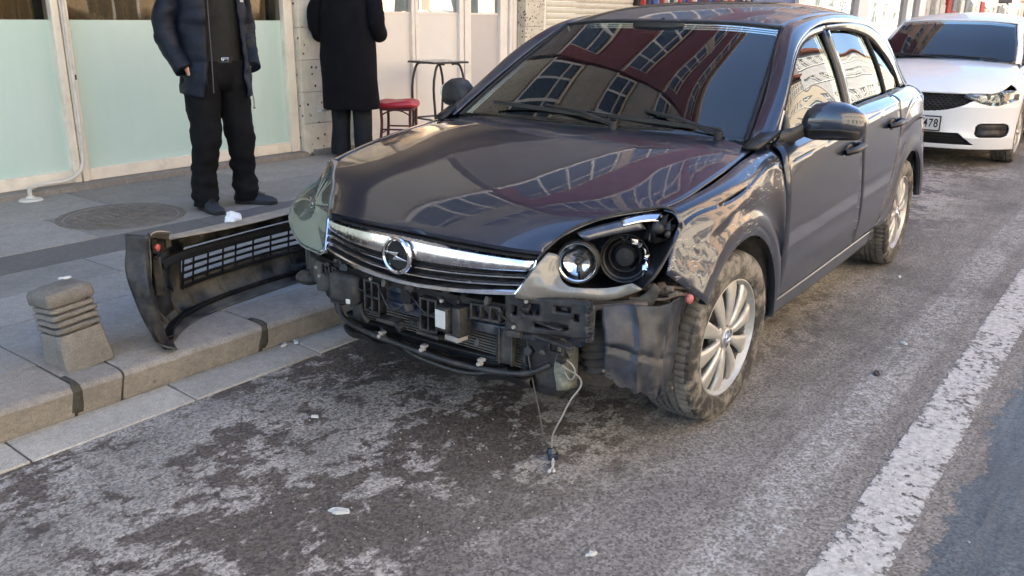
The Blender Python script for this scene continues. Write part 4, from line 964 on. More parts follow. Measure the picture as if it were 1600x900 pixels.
# ---- wheels
def wheel_parts(x, y, s_, steer=0, roll=0):
    mb = MB(); T = Matrix.Translation((x, .744*s_, .316)) @ Matrix.Rotation(steer, 4, 'Z')
    piv = thing_part('wheel')
    piv.matrix_local = T
    return piv
def tyre_mesh():
    prof = [(.213,-.088),(.222,-.098),(.250,-.106),(.285,-.104),(.303,-.096),(.311,-.085),(.3145,-.070),(.3155,-.050),(.309,-.049),(.309,-.041),(.316,-.040),(.3162,-.018),(.3095,-.017),(.3095,-.009),(.3165,-.008),(.3165,.008),(.3095,.009),(.3095,.017),(.3162,.018),(.316,.040),(.309,.041),(.309,.049),(.3155,.050),(.3145,.070),(.311,.085),(.303,.096),(.285,.104),(.250,.106),(.222,.098),(.213,.088)]
    n = 216; mb = MB(); V = []; m = len(prof)
    for k in range(n):
        a = 2*math.pi*k/n; blk = (k % 3 == 0)
        for i, (r_, h) in enumerate(prof):
            rr = r_
            if blk and r_ > .3105: rr = r_-.006
            if abs(h) > .095 and .27 < r_ < .30 and (k//3) % 2: rr += .0015; h *= 1.01
            sh = .010*math.sin(h*30) if abs(h) < .08 else 0
            V.append(Vector((rr*math.cos(a+sh), h, rr*math.sin(a+sh))))
    F = [(k*m+i, ((k+1) % n)*m+i, ((k+1) % n)*m+i+1, k*m+i+1) for k in range(n) for i in range(m-1)]
    MI = [1 if 5 <= i <= m-7 else 0 for k in range(n) for i in range(m-1)]
    mb.v = [tuple(v) for v in V]; mb.f = F; mb.m = MI
    return mb
TY = tyre_mesh(); TYo = None
def rim_meshes():
    b = MB(); b.lathe([(.213,-.09),(.208,-.07),(.190,-.05),(.188,.03),(.192,.060),(.205,.078),(.211,.092),(.216,.094),(.218,.088)], 64, 'y')
    b2 = MB(); b2.lathe([(.192,.058),(.200,.072),(.207,.086),(.212,.0955),(.2165,.0945),(.218,.088)], 72, 'y')
    sp = []
    for k in range(10):
        m = MB(); a = 2*math.pi*k/10; rings = []
        # spokes pair off slightly, fanning wider at the rim, swept forward in the middle
        for r_, w_, y0, th in ((.045,.026,.070,.030),(.075,.031,.076,.030),(.12,.045,.078,.026),(.16,.058,.076,.026),(.188,.070,.070,.030),(.203,.080,.066,.030)):
            rg = []
            for i in range(10):
                q = 2*math.pi*i/10; rg.append(Vector((r_, y0+th/2*math.copysign(abs(math.sin(q))**.6, math.sin(q)), w_/2*math.copysign(abs(math.cos(q))**.6, math.cos(q))*1.05)))
            rings.append(rg)
        m.loft(rings); m.xf(Matrix.Rotation(a, 4, 'Y')); sp.append(m)
    hub = MB(); hub.lathe([(0,.088),(.030,.088),(.034,.085),(.035,.080),(.060,.083),(.066,.078),(.068,.05),(.03,.02)], 40, 'y')
    cap = MB(); cap.lathe([(0,.0915),(.022,.0915),(.027,.0905),(.029,.086)], 28, 'y')
    return b, b2, sp, hub, cap
RM = rim_meshes(); proto = {}
def wheel(root, x, y, s_, steer=0, roll=0, camber=0):
    Mx = Matrix.Translation((x, y, .316)) @ Matrix.Rotation(steer, 4, 'Z') @ Matrix.Rotation(camber, 4, 'X') @ (Matrix.Rotation(math.pi, 4, 'Z') if s_ < 0 else Matrix.Identity(4)) @ Matrix.Rotation(roll, 4, 'Y')
    global proto
    if not proto:
        proto['tyre'] = obj('tyre', TY, [M['rubber'], M['rubber_tread']], None, ang=28)
        b, b2, sp, hub, cap = RM
        proto['barrel'] = obj('rim_barrel', b, M['alloy_dark'], None); proto['rim'] = obj('rim_edge', b2, M['alloy'], None)
        proto['spoke'] = [obj('spoke', m, M['alloy'], None, ang=60) for m in sp]
        proto['hub'] = obj('hub', hub, M['alloy'], None); proto['cap'] = obj('hub_cap', cap, M['chrome_dull'], None)
        bh = MB()
        for i in range(5):
            a = 2*math.pi*(i+.5)/5; bh.cyl((.050*math.cos(a), .070, .050*math.sin(a)), (.050*math.cos(a), .0835, .050*math.sin(a)), .0105, n=12)
        proto['bolt_holes'] = obj('bolt_hole_discs', bh, M['black_deep'], None)  # black discs on the hub, painting the shade inside the bolt holes
        lg = MB(); ring = [Vector((.017*math.cos(2*math.pi*i/24), .0925, .017*math.sin(2*math.pi*i/24))) for i in range(25)]; lg.tube(ring, .002, 6, caps=False)
        lg.prism([(-.022,.0918,.004),(.004,.0918,.006),(.004,.0918,.001),(.022,.0918,-.004),(-.004,.0918,-.006),(-.004,.0918,-.001)], (0,.002,0)); proto['logo'] = obj('cap_emblem', lg, M['chrome'], None, recalc=True)
        dk = MB(); dk.lathe([(.0,.0),(.188,.0),(.188,.012),(.0,.012)], 32, 'y'); proto['disc'] = obj('brake_disc', dk, M['alloy_dark'], None)
        first = True
    else: first = False
    parts = [proto['barrel'], proto['rim'], proto['hub'], proto['cap'], proto['bolt_holes'], proto['logo'], proto['disc']]+proto['spoke']
    ty = proto['tyre'] if first else inst(proto['tyre'])
    ty.name = 'wheel' if not first else 'wheel'; ty.parent = root; ty.matrix_local = Mx
    for p in parts:
        q = p if first else inst(p)
        q.parent = ty; q.matrix_local = Matrix.Identity(4)
    return ty
wheel(car, 0, .742, 1, R(-3.6), R(12), R(-1.0)); wheel(car, -2.614, .742, 1, 0, R(40)); wheel(car, 0, -.742, -1, R(-3.6), R(5)); wheel(car, -2.614, -.742, -1, 0, R(22))
# ================================================================ what the missing bumper leaves open
def xg(y, xe=.690, xc=.800):      # plan curve of the grille
    return xc-(xc-xe)*min(1.3, abs(y)/.457)**2.2
ys = [-.457+.914*i/28 for i in range(29)]
fr = lambda y: abs(y)/.457
# chrome bar
def zc(a, b, y): return a+(b-a)*fr(y)**1.6
G = []
for k, (za, zb, dx) in enumerate(((.714,.690,-.022),(.716,.691,-.006),(.709,.686,.006),(.685,.674,.012),(.660,.662,.013),(.650,.655,.008),(.646,.652,-.012))):
    G.append([Vector((xg(y)+dx, y, zc(za, zb, y))) for y in ys])
grille = obj('grille', MB().grid([[Vector((xg(y, .655+.0, .765), y*(1-.10*(k/3)), zc(.72-.045*k, .70-.037*k, y))) for y in ys] for k in range(4)]), M['black_deep'], car, solid=.02)
obj('chrome_bar', MB().grid(G), M['chrome_dull'], grille, solid=-.004)
def fin(z0, z1, xe, xc, ye, th=.012, mat=None, nm='grille_fin', edge=True):
    yy = [-ye+2*ye*i/28 for i in range(29)]; f2 = lambda y: (abs(y)/ye)**1.6
    prof = ((-.035,.010),(-.004,.006),(.002,.0),(-.004,-.006),(-.035,-.004))
    rows = [[Vector((xc-(xc-xe)*(abs(y)/ye)**2.2+dx, y, z0+(z1-z0)*f2(y)+dz)) for y in yy] for dx, dz in prof]
    o = obj(nm, MB().grid(rows+[rows[0]]), M['dusty_plastic'], grille)
    pr2 = ((-.001,.0042),(.0045,.0020),(.0045,-.0025),(-.001,-.0042)) if edge == 1 else ((-.001,.008),(.006,.005),(.007,-.006),(-.001,-.009))
    rows = [[Vector((xc-(xc-xe)*(abs(y)/ye)**2.2+dx, y, z0+(z1-z0)*f2(y)+dz)) for y in yy] for dx, dz in pr2]
    obj('chrome_edge', MB().grid(rows+[rows[0]]), M['chrome'], o)
fin(.624, .638, .708, .802, .447); fin(.597, .615, .722, .806, .436); fin(.568, .592, .742, .812, .424, edge=2)
for s_ in (1, -1):   # chrome ends
    P = [(.690,.459,.690),(.697,.457,.668),(.722,.440,.625),(.748,.420,.588)]
    mb = MB().tube(curve([(x, y*s_, z) for x, y, z in P], 4), .0075, 8, sq=.6); obj('chrome_end', mb, M['chrome'], grille)
    G = [[(x-.035, y*s_*1.00, z) for x, y, z in P], [(x+.001, (y+.008)*s_, z) for x, y, z in P], [(x-.012, (y+.022)*s_, z) for x, y, z in P]]
    obj('grille_side', MB().grid([[Vector(p) for p in r_] for r_ in G]), M['black_plastic'], grille, solid=.003)
# upper shroud between bonnet and bar
G = [[Vector((xg(y, .66, .772)-.01+dx, y, zc(a, b, y))) for y in ys] for dx, a, b in ((.0,.738,.716),(.012,.728,.704),(.006,.712,.690))]
obj('bonnet_seal', MB().grid(G), M['black_plastic'], car, solid=-.004)
# emblem: ring with a sideways bolt
em = MB(); Rg = .058; c0 = Vector((.824, 0, .657))
sec = []
for i in range(49):
    a = 2*math.pi*i/48; r_ = []
    for rr, dx in ((Rg-.009, .000),(Rg-.008,.006),(Rg-.003,.010),(Rg+.003,.008),(Rg+.006,.001),(Rg+.004,-.006),(Rg-.006,-.006)): r_.append(c0+Vector((dx, rr*math.cos(a), rr*math.sin(a)*1.0)))
    sec.append(r_+[r_[0]])
em.grid(sec); emb = obj('emblem', em, M['chrome'], grille, recalc=True)
bolt = [(-.053,.012),(.008,.008),(-.002,-.001),(.053,-.012),(-.008,-.008),(.002,.001)]
bolt = [(-.054,.010),(.012,.013),(.004,.000),(.054,-.010),(-.012,-.013),(-.004,.000)]
mb = MB().prism([c0+Vector((-.004, y, z)) for y, z in bolt], (.012, 0, 0)); obj('emblem_bolt', mb, M['chrome'], emb, recalc=True, bev=.0015)
mb = MB(); mb.loft([[c0+Vector((dx, .049*math.cos(2*math.pi*i/32), .049*math.sin(2*math.pi*i/32))) for i in range(32)] for dx in (-.012, -.006)]); obj('emblem_back', mb, M['black_deep'], emb, recalc=True)

# ---- headlamps
HO = [(.669,.478,.724),(.643,.500,.753),(.601,.530,.785),(.552,.580,.810),(.478,.650,.832),(.425,.715,.845),(.396,.758,.842),(.384,.783,.806),(.450,.797,.742),(.515,.800,.702),(.560,.792,.664),(.545,.752,.622),(.540,.690,.588),(.590,.600,.572),(.671,.500,.573),(.738,.412,.580),(.715,.437,.632),(.694,.457,.684)]
def interp_closed(P, k=3): 
    Q = [P[(i) % len(P)] for i in range(len(P)+1)]; return curve(Q, k)[:-1]
hc = Vector((.55, .62, .70)); axis = Vector((.80, .45, .12)).normalized()
def lamp_shell(s_, mat, HO_=None):
    rim = interp_closed(HO_ or HO); rings = []
    for f_, dep in ((1.0, .0), (.985,-.006), (.97, -.02), (.95, -.05), (.88, -.10), (.6, -.13)):
        rings.append([(hc+(p-hc)*f_+axis*dep) for p in rim])
    mb = MB()
    mb.grid([r_+[r_[0]] for r_ in rings]); mb.add(rings[-1], [tuple(range(len(rim)))])
    if s_ < 0: mb = mb.mirror()
    return obj('headlight', mb, mat, car, solid=.003, ang=45), rim
hlL, rim = lamp_shell(1, M['black_plastic']); hlL['label'] = 'smashed open headlight'
HOr = HO[:8]+[(.470,.812,.742),(.535,.818,.695),(.592,.800,.645),(.628,.752,.603),(.660,.690,.574),(.700,.600,.560),(.735,.500,.565),(.757,.425,.580),(.722,.440,.632),(.694,.457,.684)]
hlR, _ = lamp_shell(-1, M['lamp_grey'], HOr)
mb = MB().tube(rim+[rim[0]], .0045, 6, caps=False); obj('headlight_rim', mb, M['dusty_plastic'], hlL)
def bowl(parent, c, ax, r_, dep, mat, s_=1, rings_=0, name='reflector'):
    q = Vector(ax).normalized().to_track_quat('Y', 'Z').to_matrix().to_4x4(); Mx = Matrix.Translation(c) @ q
    mb = MB(); prof = [(r_*.99,.0), (r_*.93,-dep*.35), (r_*.80,-dep*.7), (r_*.5,-dep*.95), (r_*.18,-dep), (0,-dep)]
    mb.lathe(prof, 36, 'y', M=Mx)
    if s_ < 0: mb = mb.mirror()
    return obj(name, mb, mat, parent, solid=.0015), Mx
b1, M1 = bowl(hlL, (.606,.553,.680), (.88,.34,.02), .062, .036, M['reflector'])
mb = MB(); mb.sphere((0,-.02,0), (.013,.020,.013), 12, 8).box((0,-.012,.022), (.03,.016,.004)).box((.0,-.02,-.02),(.006,.02,.03)).xf(M1); obj('bulb', mb, M['dusty_plastic'], b1)
mb = MB().lathe([(.061,-.004),(.062,.003),(.065,.005),(.068,.0),(.068,-.04),(.060,-.055)], 36, 'y', M=M1); obj('reflector_collar', mb, M['dusty_plastic'], b1)
b2, M2 = bowl(hlL, (.512,.668,.692), (.84,.42,.08), .078, .075, M['black_plastic'], name='lamp_pod')
mb = MB(); 
for k, (r_, h) in enumerate(((.064,-.022),(.046,-.048))): mb.lathe([(r_, h),(r_+.006, h+.004),(r_+.007,h-.006)], 32, 'y', M=M2)
obj('pod_ring', mb, M['black_plastic'], b2)
mb = MB(); mb.lathe([(.0,-.02),(.028,-.026),(.036,-.045),(.036,-.06)], 24, 'y', M=M2); obj('projector_lens', mb, M['black_deep'], b2)
mb = MB()
for k in range(16):
    a = R(80+k*11+rnd.uniform(-5,5)); r0 = .066+rnd.uniform(-.004,.004); p = Vector((r0*math.cos(a), .004, r0*math.sin(a)))
    q = [p+Vector((rnd.uniform(-.012,.012), rnd.uniform(-.006,.006), rnd.uniform(-.014,.014))) for _ in range(4)]; mb.add([M2 @ x for x in q], [(0,1,2),(0,2,3),(1,2,3)])
obj('broken_reflector_shard', mb, M['reflector'], b2, smooth=False, kind='stuff')
# upper inner ledge that mirrors the sky, inner clutter
led = surf([[(.60,.545,.776),(.53,.61,.800),(.455,.685,.822)],[(.605,.565,.762),(.54,.63,.782),(.47,.70,.800)],[(.595,.575,.750),(.53,.64,.768),(.46,.71,.783)]], 5, 3)
obj('lamp_ledge', panel(led, (.4,.5,.6)), M['paint_dull'], hlL, solid=.004)
led = surf([[(.50,.64,.812),(.45,.69,.828),(.415,.735,.832)],[(.515,.66,.796),(.465,.71,.808),(.425,.755,.805)]], 5, 3)
obj('lamp_reflection_strip', panel(led, (.4,.5,.6)), M['chrome_dull'], hlL, solid=.003)
mb = MB()
for k in range(16):
    p = Vector((.43+rnd.uniform(-.03,.03), .745+rnd.uniform(-.03,.02), .775+rnd.uniform(-.04,.035))); q = [p+Vector([rnd.uniform(-.028,.028) for _ in range(3)]) for _ in range(4)]
    mb.add(q, [(0,1,2),(0,2,3),(0,3,1),(1,3,2)])
obj('broken_plastic', mb, M['black_plastic'], hlL, smooth=False, kind='stuff')
mb = MB(); mb.sphere((.448,.745,.790), (.022,.022,.020), 12, 8).sphere((.425,.765,.768), (.012,.012,.012), 10, 6); obj('bulb_holder', mb, M['dusty_plastic'], hlL)
# lens fragment that still covers the inner lower corner
LF = [[(.660,.482,.716),(.640,.505,.708),(.630,.510,.690),(.640,.512,.660),(.655,.540,.628),(.640,.590,.618),(.590,.655,.618),(.565,.725,.640)],
      [(.705,.462,.672),(.696,.478,.655),(.690,.492,.640),(.684,.508,.622),(.668,.545,.604),(.638,.600,.594),(.588,.672,.596),(.556,.752,.626)],
      [(.748,.420,.582),(.732,.440,.576),(.715,.462,.574),(.695,.485,.572),(.672,.515,.571),(.625,.580,.571),(.575,.660,.575),(.548,.748,.618)]]
LF = [[(x+.012, y+.006, z) for x, y, z in r_] for r_ in LF]
obj('lens_fragment', panel(surf(LF, 5, 6), (.3,.3,.6)), M['lens_frosted'], hlL, solid=.004, label='remaining hazed piece of headlight lens')
# lamp underside
US = [[(.735,.43,.570),(.66,.53,.562),(.57,.63,.560),(.525,.72,.575),(.540,.785,.64)],[(.69,.45,.545),(.63,.54,.530),(.545,.64,.522),(.50,.74,.535),(.52,.80,.62)],[(.60,.45,.55),(.55,.54,.54),(.48,.62,.53),(.45,.70,.54),(.48,.76,.62)]]
obj('lamp_underside', panel(surf(US, 5, 4), (.3,.3,.9)), M['grime_plastic'], hlL, solid=.004)
# right lamp: whole lens, ring, amber corner
def dome(P, n=6, h=.035):
    rim_ = interp_closed(P, 2); c_ = sum(rim_, Vector())/len(rim_); mb = MB(); rings = []
    for k in range(n):
        f_ = 1-k/n; rings.append([c_+(p-c_)*f_+axis*h*(1-f_*f_) for p in rim_])
    mb.grid([r_+[r_[0]] for r_ in rings]); mb.add(rings[-1], [tuple(range(len(rim_)))]); return mb
obj('headlight_lens', dome(HOr, 10, .018).mirror(), M['lens_green'], hlR, solid=.003, recalc=True)
r1_, MR1 = bowl(hlR, (.585,.585,.668), (.85,.38,.05), .085, .05, M['reflector'], -1)
r2_, MR2 = bowl(hlR, (.50,.70,.735), (.80,.5,.1), .055, .045, M['reflector'], -1)
mb = MB().lathe([(.086,.006),(.090,.010),(.095,.002),(.094,-.02)], 36, 'y', M=MR1).mirror(); obj('reflector_ring', mb, M['chrome'], r1_)
obj('indicator', dome([(.43,.70,.842),(.40,.755,.838),(.388,.778,.80),(.425,.782,.762),(.455,.735,.79)], 4, .008).mirror(), M['amber'], hlR, recalc=True)
# ---- front substructure
sub = lambda nm, mb, mat, **k: obj(nm, mb, M[mat], car, **k)
# steel crash bar, slightly bowed
def bar(x0, z, dz, dx, y0, y1, bow=.10, n=18):
    rings = []
    for i in range(n+1):
        y = y0+(y1-y0)*i/n; x = x0-bow*(abs(y)/.6)**2
        rings.append([Vector((x-dx/2, y, z-dz/2)), Vector((x+dx/2, y, z-dz/2)), Vector((x+dx/2+.006, y, z-dz*.18)), Vector((x+dx/2-.006, y, z-dz*.12)), Vector((x+dx/2-.006, y, z+dz*.12)), Vector((x+dx/2+.006, y, z+dz*.18)), Vector((x+dx/2, y, z+dz/2)), Vector((x-dx/2, y, z+dz/2))])
    return MB().loft(rings)
sub('crash_bar', bar(.705, .468, .105, .05, -.60, .60), 'blue_steel', bev=.004, ang=25)
def bx(y, off=0): return .735-.10*(abs(y)/.6)**2+off
def ladder(y0, y1, z0, z1, ny, nz, off=.028, th=.03, w_=.009, mat='dusty_plastic', nm='bumper_bracket'):
    """plastic frame with rectangular windows standing off the crash bar"""
    mb = MB(); xm = bx((y0+y1)/2, off); sl = -(.10*2*((y0+y1)/2)/.36)
    for i in range(ny+1):
        y = y0+(y1-y0-w_)*i/ny; mb.box((xm+sl*(y-(y0+y1)/2), y+w_/2, (z0+z1)/2), (th, w_, z1-z0))
    for k in range(nz+1):
        z = z0+(z1-z0-w_)*k/nz
        mb.hexa([(xm+sl*(y0-(y0+y1)/2)-th/2+.001, y0, z),(xm+sl*(y0-(y0+y1)/2)+th/2-.001, y0, z),(xm+sl*(y1-(y0+y1)/2)+th/2-.001, y1, z),(xm+sl*(y1-(y0+y1)/2)-th/2+.001, y1, z),(xm+sl*(y0-(y0+y1)/2)-th/2+.001, y0, z+w_),(xm+sl*(y0-(y0+y1)/2)+th/2-.001, y0, z+w_),(xm+sl*(y1-(y0+y1)/2)+th/2-.001, y1, z+w_),(xm+sl*(y1-(y0+y1)/2)-th/2+.001, y1, z+w_)])
    return obj(nm, mb, M[mat], car, bev=.0015, seg=1)
ladder(-.50, -.385, .475, .525, 4, 1); ladder(-.22, -.135, .405, .525, 2, 2, th=.035); ladder(.05, .125, .395, .515, 2, 2, th=.035); ladder(.25, .36, .475, .530, 3, 1)
# long upper carrier rail under the grille, broken at the right
rings = []
for i in range(25):
    y = -.60+1.0*i/24; x = bx(y, .012); z = .535-.004*abs(y)/.6
    rings.append([Vector((x-.05, y, z-.012)), Vector((x+.02, y, z-.014)), Vector((x+.022, y, z+.008)), Vector((x-.05, y, z+.012))])
sub('carrier_rail', MB().loft(rings), 'black_plastic', ang=25)
# domed blocks and boxes on the bar
def block(y, z, wy, hz, off, th, mat, nm, bev=.006, label=None):
    mb = MB(); mb.box((bx(y, off), y, z), (th, wy, hz), Matrix.Rotation(R(-y*32), 3, 'Z')); return obj(nm, mb, M[mat], car, bev=bev, label=label)
block(-.315, .470, .13, .115, .045, .075, 'dusty_plastic', 'sensor_housing', .02); block(-.262, .440, .018, .018, .087, .006, 'label_white', 'clip', .004)
block(.172, .468, .055, .085, .055, .055, 'dusty_plastic', 'horn_box', .006); block(.170, .470, .044, .060, .085, .004, 'label_white', 'sticker', .001, 'white sticker plate')
block(.222, .462, .035, .100, .045, .06, 'dusty_plastic', 'bracket_block', .004); block(.205, .405, .06, .018, .05, .05, 'wire_light', 'metal_tab', .003)
block(-.02, .50, .05, .05, .02, .03, 'black_plastic', 'bracket_block', .005); block(-.10, .395, .09, .012, .03, .05, 'dusty_plastic', 'bracket_rib', .003); block(.09, .388, .10, .012, .03, .05, 'dusty_plastic', 'bracket_foot', .003)
# right-hand end plate of the carrier (towards the camera): plate with rectangular openings
P0, P1 = Vector((bx(.37, .035), .37, 0)), Vector((.700, .655, 0))
def plate(p0, p1, z0, z1, holes, nm, mat, th=.02, nx=24, nz=10, parent=car, z0b=None, z1b=None):
    d = (p1-p0); nrm = Vector((d.y, -d.x, 0)).normalized(); mb = MB(); V = lambda u, v, o: p0+d*u+Vector((0,0,(z0+((z0b or z0)-z0)*u)*(1-v)+(z1+((z1b or z1)-z1)*u)*v))+nrm*o
    us = sorted(set([i/nx for i in range(nx+1)])); vs = [k/nz for k in range(nz+1)]
    def hole(u, v):
        for h in holes:
            if len(h) == 4 and h[0] < u < h[1] and h[2] < v < h[3]: return True
            if len(h) == 3 and ((u-h[0])*d.length)**2+((v-h[1])*(z1-z0))**2 < h[2]**2: return True
        return False
    G = [[V(u, v, 0) for u in us] for v in vs]
    mb.grid(G, skip=lambda i, j: hole((us[j]+us[j+1])/2, (vs[i]+vs[i+1])/2))
    return obj(nm, mb, M[mat], parent, solid=th, recalc=False, ang=30)
plate(P0, P1, .452, .572, [(.22,.42,.50,.82),(.08,.14,.45,.72),(.34,.78,.16,.36),(.60,.80,.66,.84),(.86,.55,.014)], 'carrier_end_plate', 'dusty_plastic', th=.030, nx=40, nz=18, z1b=.592, z0b=.478)
plate(P0-Vector((.035,0,0)), P1-Vector((.035,0,0)), .455, .575, [], 'carrier_back_plate', 'blue_steel', th=.01)
mb = MB(); mb.box((.712,.50,.500), (.02,.16,.008), Matrix.Rotation(R(-12), 3, 'Z')).box((.712,.50,.455), (.03,.26,.010), Matrix.Rotation(R(-12), 3, 'Z')).box((.735,.41,.452), (.02,.05,.02)).box((.700,.52,.430), (.014,.012,.05)).box((.700,.57,.432), (.014,.010,.045)).box((.702,.545,.410), (.014,.06,.008))
sub('carrier_rib', mb, 'dusty_plastic', bev=.002, seg=1)
# radiator pack
mb = MB().box((.640,.03,.385), (.03,.74,.17)); rad = sub('radiator', mb, 'radiator')
mb = MB()
for k in range(15): mb.box((.659,.03,.308+k*.0102), (.012,.72,.0035))
obj('radiator_fins', mb, M['radiator'], rad, kind='stuff')
for y in (-.34, .325): sub('radiator_mount', MB().box((.665,y,.385), (.05,.045,.135)), 'dusty_plastic', bev=.006)
mb = MB().box((.695,.355,.385), (.012,.055,.125)).box((.700,.331,.385),(.022,.006,.125)).box((.700,.381,.385),(.022,.006,.125)); sub('vertical_bracket', mb, 'grime_plastic', bev=.002)
# lower tube, sagging, with three clips
lt = curve([(.640,-.46,.470),(.690,-.43,.420),(.715,-.40,.350),(.735,-.30,.318),(.765,-.13,.318),(.770,.06,.312),(.755,.25,.305),(.725,.36,.303),(.69,.45,.315),(.66,.50,.345)], 5)
sub('lower_tube', MB().tube(lt, .010, 8), 'dusty_plastic')
lt = curve([(.70,-.20,.325),(.735,-.05,.285),(.745,.10,.272),(.735,.25,.275),(.70,.36,.305)], 5); sub('hanging_hose', MB().tube(lt, .0095, 8), 'black_plastic')
for y, x in ((-.15,.762),(.055,.772),(.285,.752)):
    mb = MB().cyl((x-.010, y, .322), (x+.012, y, .325), .009, .007, 12).box((x-.01, y, .334), (.022,.020,.010)); sub('tube_clip', mb, 'wire_light', bev=.002)
sub('lower_cross_member', bar(.655, .305, .035, .06, -.44, .46, .07), 'black_plastic', bev=.004)
sub('air_guide', MB().tube(curve([(.675,-.31,.44),(.70,-.30,.40),(.71,-.285,.36),(.70,-.27,.335)], 4), .010, 8), 'dusty_plastic')
# left bracket (image left): moulded end piece with five holes
P0, P1 = Vector((.665,-.565,0)), Vector((.520,-.800,0))
plate(P0, P1, .405, .525, [(.22,.62,.017),(.52,.70,.018),(.80,.60,.018),(.50,.28,.016),(.78,.24,.012),(.12,.25,.010)], 'mounting_bracket', 'grime_plastic', th=-.03, nx=44, nz=22, z0b=.375, z1b=.515)
mb = MB().box((.47,-.62,.45), (.10,.18,.10), Matrix.Rotation(R(32), 3, 'Z')); sub('crush_block', mb, 'grime_plastic', bev=.01)
sub('bracket_foot', MB().sphere((.565,-.735,.385), (.05,.06,.03), 12, 8), 'grime_plastic'); sub('bracket_top', MB().tube([(.64,-.60,.53),(.58,-.70,.545),(.52,-.79,.53)], .014, 8).sphere((.60,-.66,.535), (.03,.04,.02), 10, 6), 'grime_plastic')
mb = MB().box((.650,-.50,.455), (.05,.12,.12), Matrix.Rotation(R(18), 3, 'Z')).box((.655,-.47,.375), (.03,.07,.05)); sub('side_carrier', mb, 'grime_plastic', bev=.008)
mb = MB().tube(curve([(.62,-.52,.42),(.64,-.50,.36),(.68,-.44,.33)], 4), .012, 8); sub('stay', mb, 'dusty_plastic')
# washer tank and dusty clutter on the near side
mb = MB(); rr = []
for z, cx, cy, a, b in ((.435,.60,.45,.055,.085),(.40,.60,.452,.06,.09),(.33,.602,.458,.058,.085),(.27,.604,.466,.054,.075),(.235,.606,.470,.045,.060),(.222,.606,.470,.03,.04)):
    rr.append([Vector((cx+a*math.copysign(abs(math.cos(q))**.6, math.cos(q)), cy+b*math.copysign(abs(math.sin(q))**.6, math.sin(q)), z)) for q in [2*math.pi*i/20 for i in range(20)]])
mb.loft(rr); tank = sub('washer_tank', mb, 'dusty_plastic', ang=60)
G = [[(.662,.520+.006*math.sin(k), .44-.022*k),(.645,.545,.44-.022*k),(.60,.562,.44-.022*k)] for k in range(9)]
obj('tank_side_scraped', MB().grid([[Vector(p) for p in r_] for r_ in G]), simple('scraped plastic', (.16,.165,.13), .8, var=.6, vs=40, bump=.6, bs=60, bd=.003), tank, solid=.006)
mb = MB(); rr = []
for k in range(15):
    z = .48-.013*k; r_ = .052+(.011 if k % 2 else 0)-(.0006*k*k if k > 9 else 0)*.15; cx = .50+.002*k; cy = .575+.002*k
    rr.append([Vector((cx+r_*math.cos(q), cy+r_*1.05*math.sin(q), z+.01*math.sin(q))) for q in [2*math.pi*i/20 for i in range(20)]])
mb.loft(rr); bel = sub('rubber_bellows', mb, 'bellows', ang=70)
mb = MB().tube(curve([(.52,.60,.50),(.53,.655,.47),(.53,.665,.40),(.52,.64,.33),(.52,.59,.295),(.53,.53,.29)], 5), .020, 10).sphere((.52,.545,.285), (.035,.045,.03), 12, 8); sub('intake_pipe', mb, 'bellows')
mb = MB().tube([(.66,.50,.565),(.60,.62,.545),(.52,.76,.565)], .010, 8).tube([(.65,.53,.51),(.58,.63,.545),(.50,.74,.55)], .007, 8).sphere((.655,.56,.53), (.02,.03,.025), 10, 6).sphere((.64,.575,.49), (.015,.02,.02), 10, 6); sub('mud_caked_stay', mb, 'rust')
mb = MB(); mb.box((.42,.46,.40), (.20,.34,.34)); sub('inner_wing', mb, 'liner', bev=.03)
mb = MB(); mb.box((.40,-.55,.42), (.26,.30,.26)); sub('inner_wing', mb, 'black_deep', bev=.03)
# torn arch liner hanging in front of the wheel
TLn = [[(.615,.655,.560),(.56,.74,.560),(.47,.80,.565),(.385,.825,.575)],
       [(.640,.672,.500),(.575,.755,.495),(.480,.805,.49),(.375,.815,.50)],
       [(.652,.690,.42),(.590,.765,.415),(.500,.805,.40),(.395,.815,.40)],
       [(.655,.695,.372),(.585,.770,.345),(.500,.803,.31),(.410,.81,.31)],
       [(.650,.700,.352),(.575,.770,.300),(.480,.795,.255),(.42,.80,.245)]]
TLs = surf(TLn, 12, 12)
for i_, r_ in enumerate(TLs):
    for j_, p in enumerate(r_):
        u_, v_ = j_/(len(r_)-1), i_/(len(TLs)-1); n = mnoise.noise_vector(Vector(p)*8); n2 = mnoise.noise_vector(Vector(p)*24)
        p += np.array([n.x, n.y, n.z])*.014 + np.array([n2.x, n2.y, n2.z])*.003
        p += np.array([.8, .6, 0])*(.014*math.exp(-((u_-.33)/.035)**2)+.010*math.exp(-((u_-.72)/.03)**2)-.012*math.exp(-((v_-.42-.2*u_)/.035)**2))
        if v_ > .86: p[2] += .022*mnoise.noise(Vector((u_*9, 3, 0)))+.010*mnoise.noise(Vector((u_*31, 1, 0)))
M['liner_dark'] = simple('scuffed blue-black liner', (.016,.020,.030), .45, var=.5, vs=9, bump=.3, bs=40, bd=.002, spec=.4, dirt=((.12,.108,.095), 7, .47, .80))
liner = obj('torn_arch_liner', panel(TLs, (.2,.2,.5)), M['liner_dark'], car, solid=.004)
mb = MB(); a = Vector((.632,.725,.46)); mb.hexa([(.652,.690,.43),(.66,.692,.43),(.596,.764,.42),(.588,.762,.42),(.640,.684,.50),(.648,.686,.50),(.586,.760,.50),(.578,.758,.50)]); 
mb = MB()
for k, (y0, y1, z0) in enumerate(((.70,.84,.600),(.72,.85,.585),(.70,.80,.572))): mb.box((.475-.03*k,(y0+y1)/2,z0), (.018,y1-y0,.010), Matrix.Rotation(R(28+6*k), 3, 'Z') @ Matrix.Rotation(R(-6+5*k), 3, 'X'))
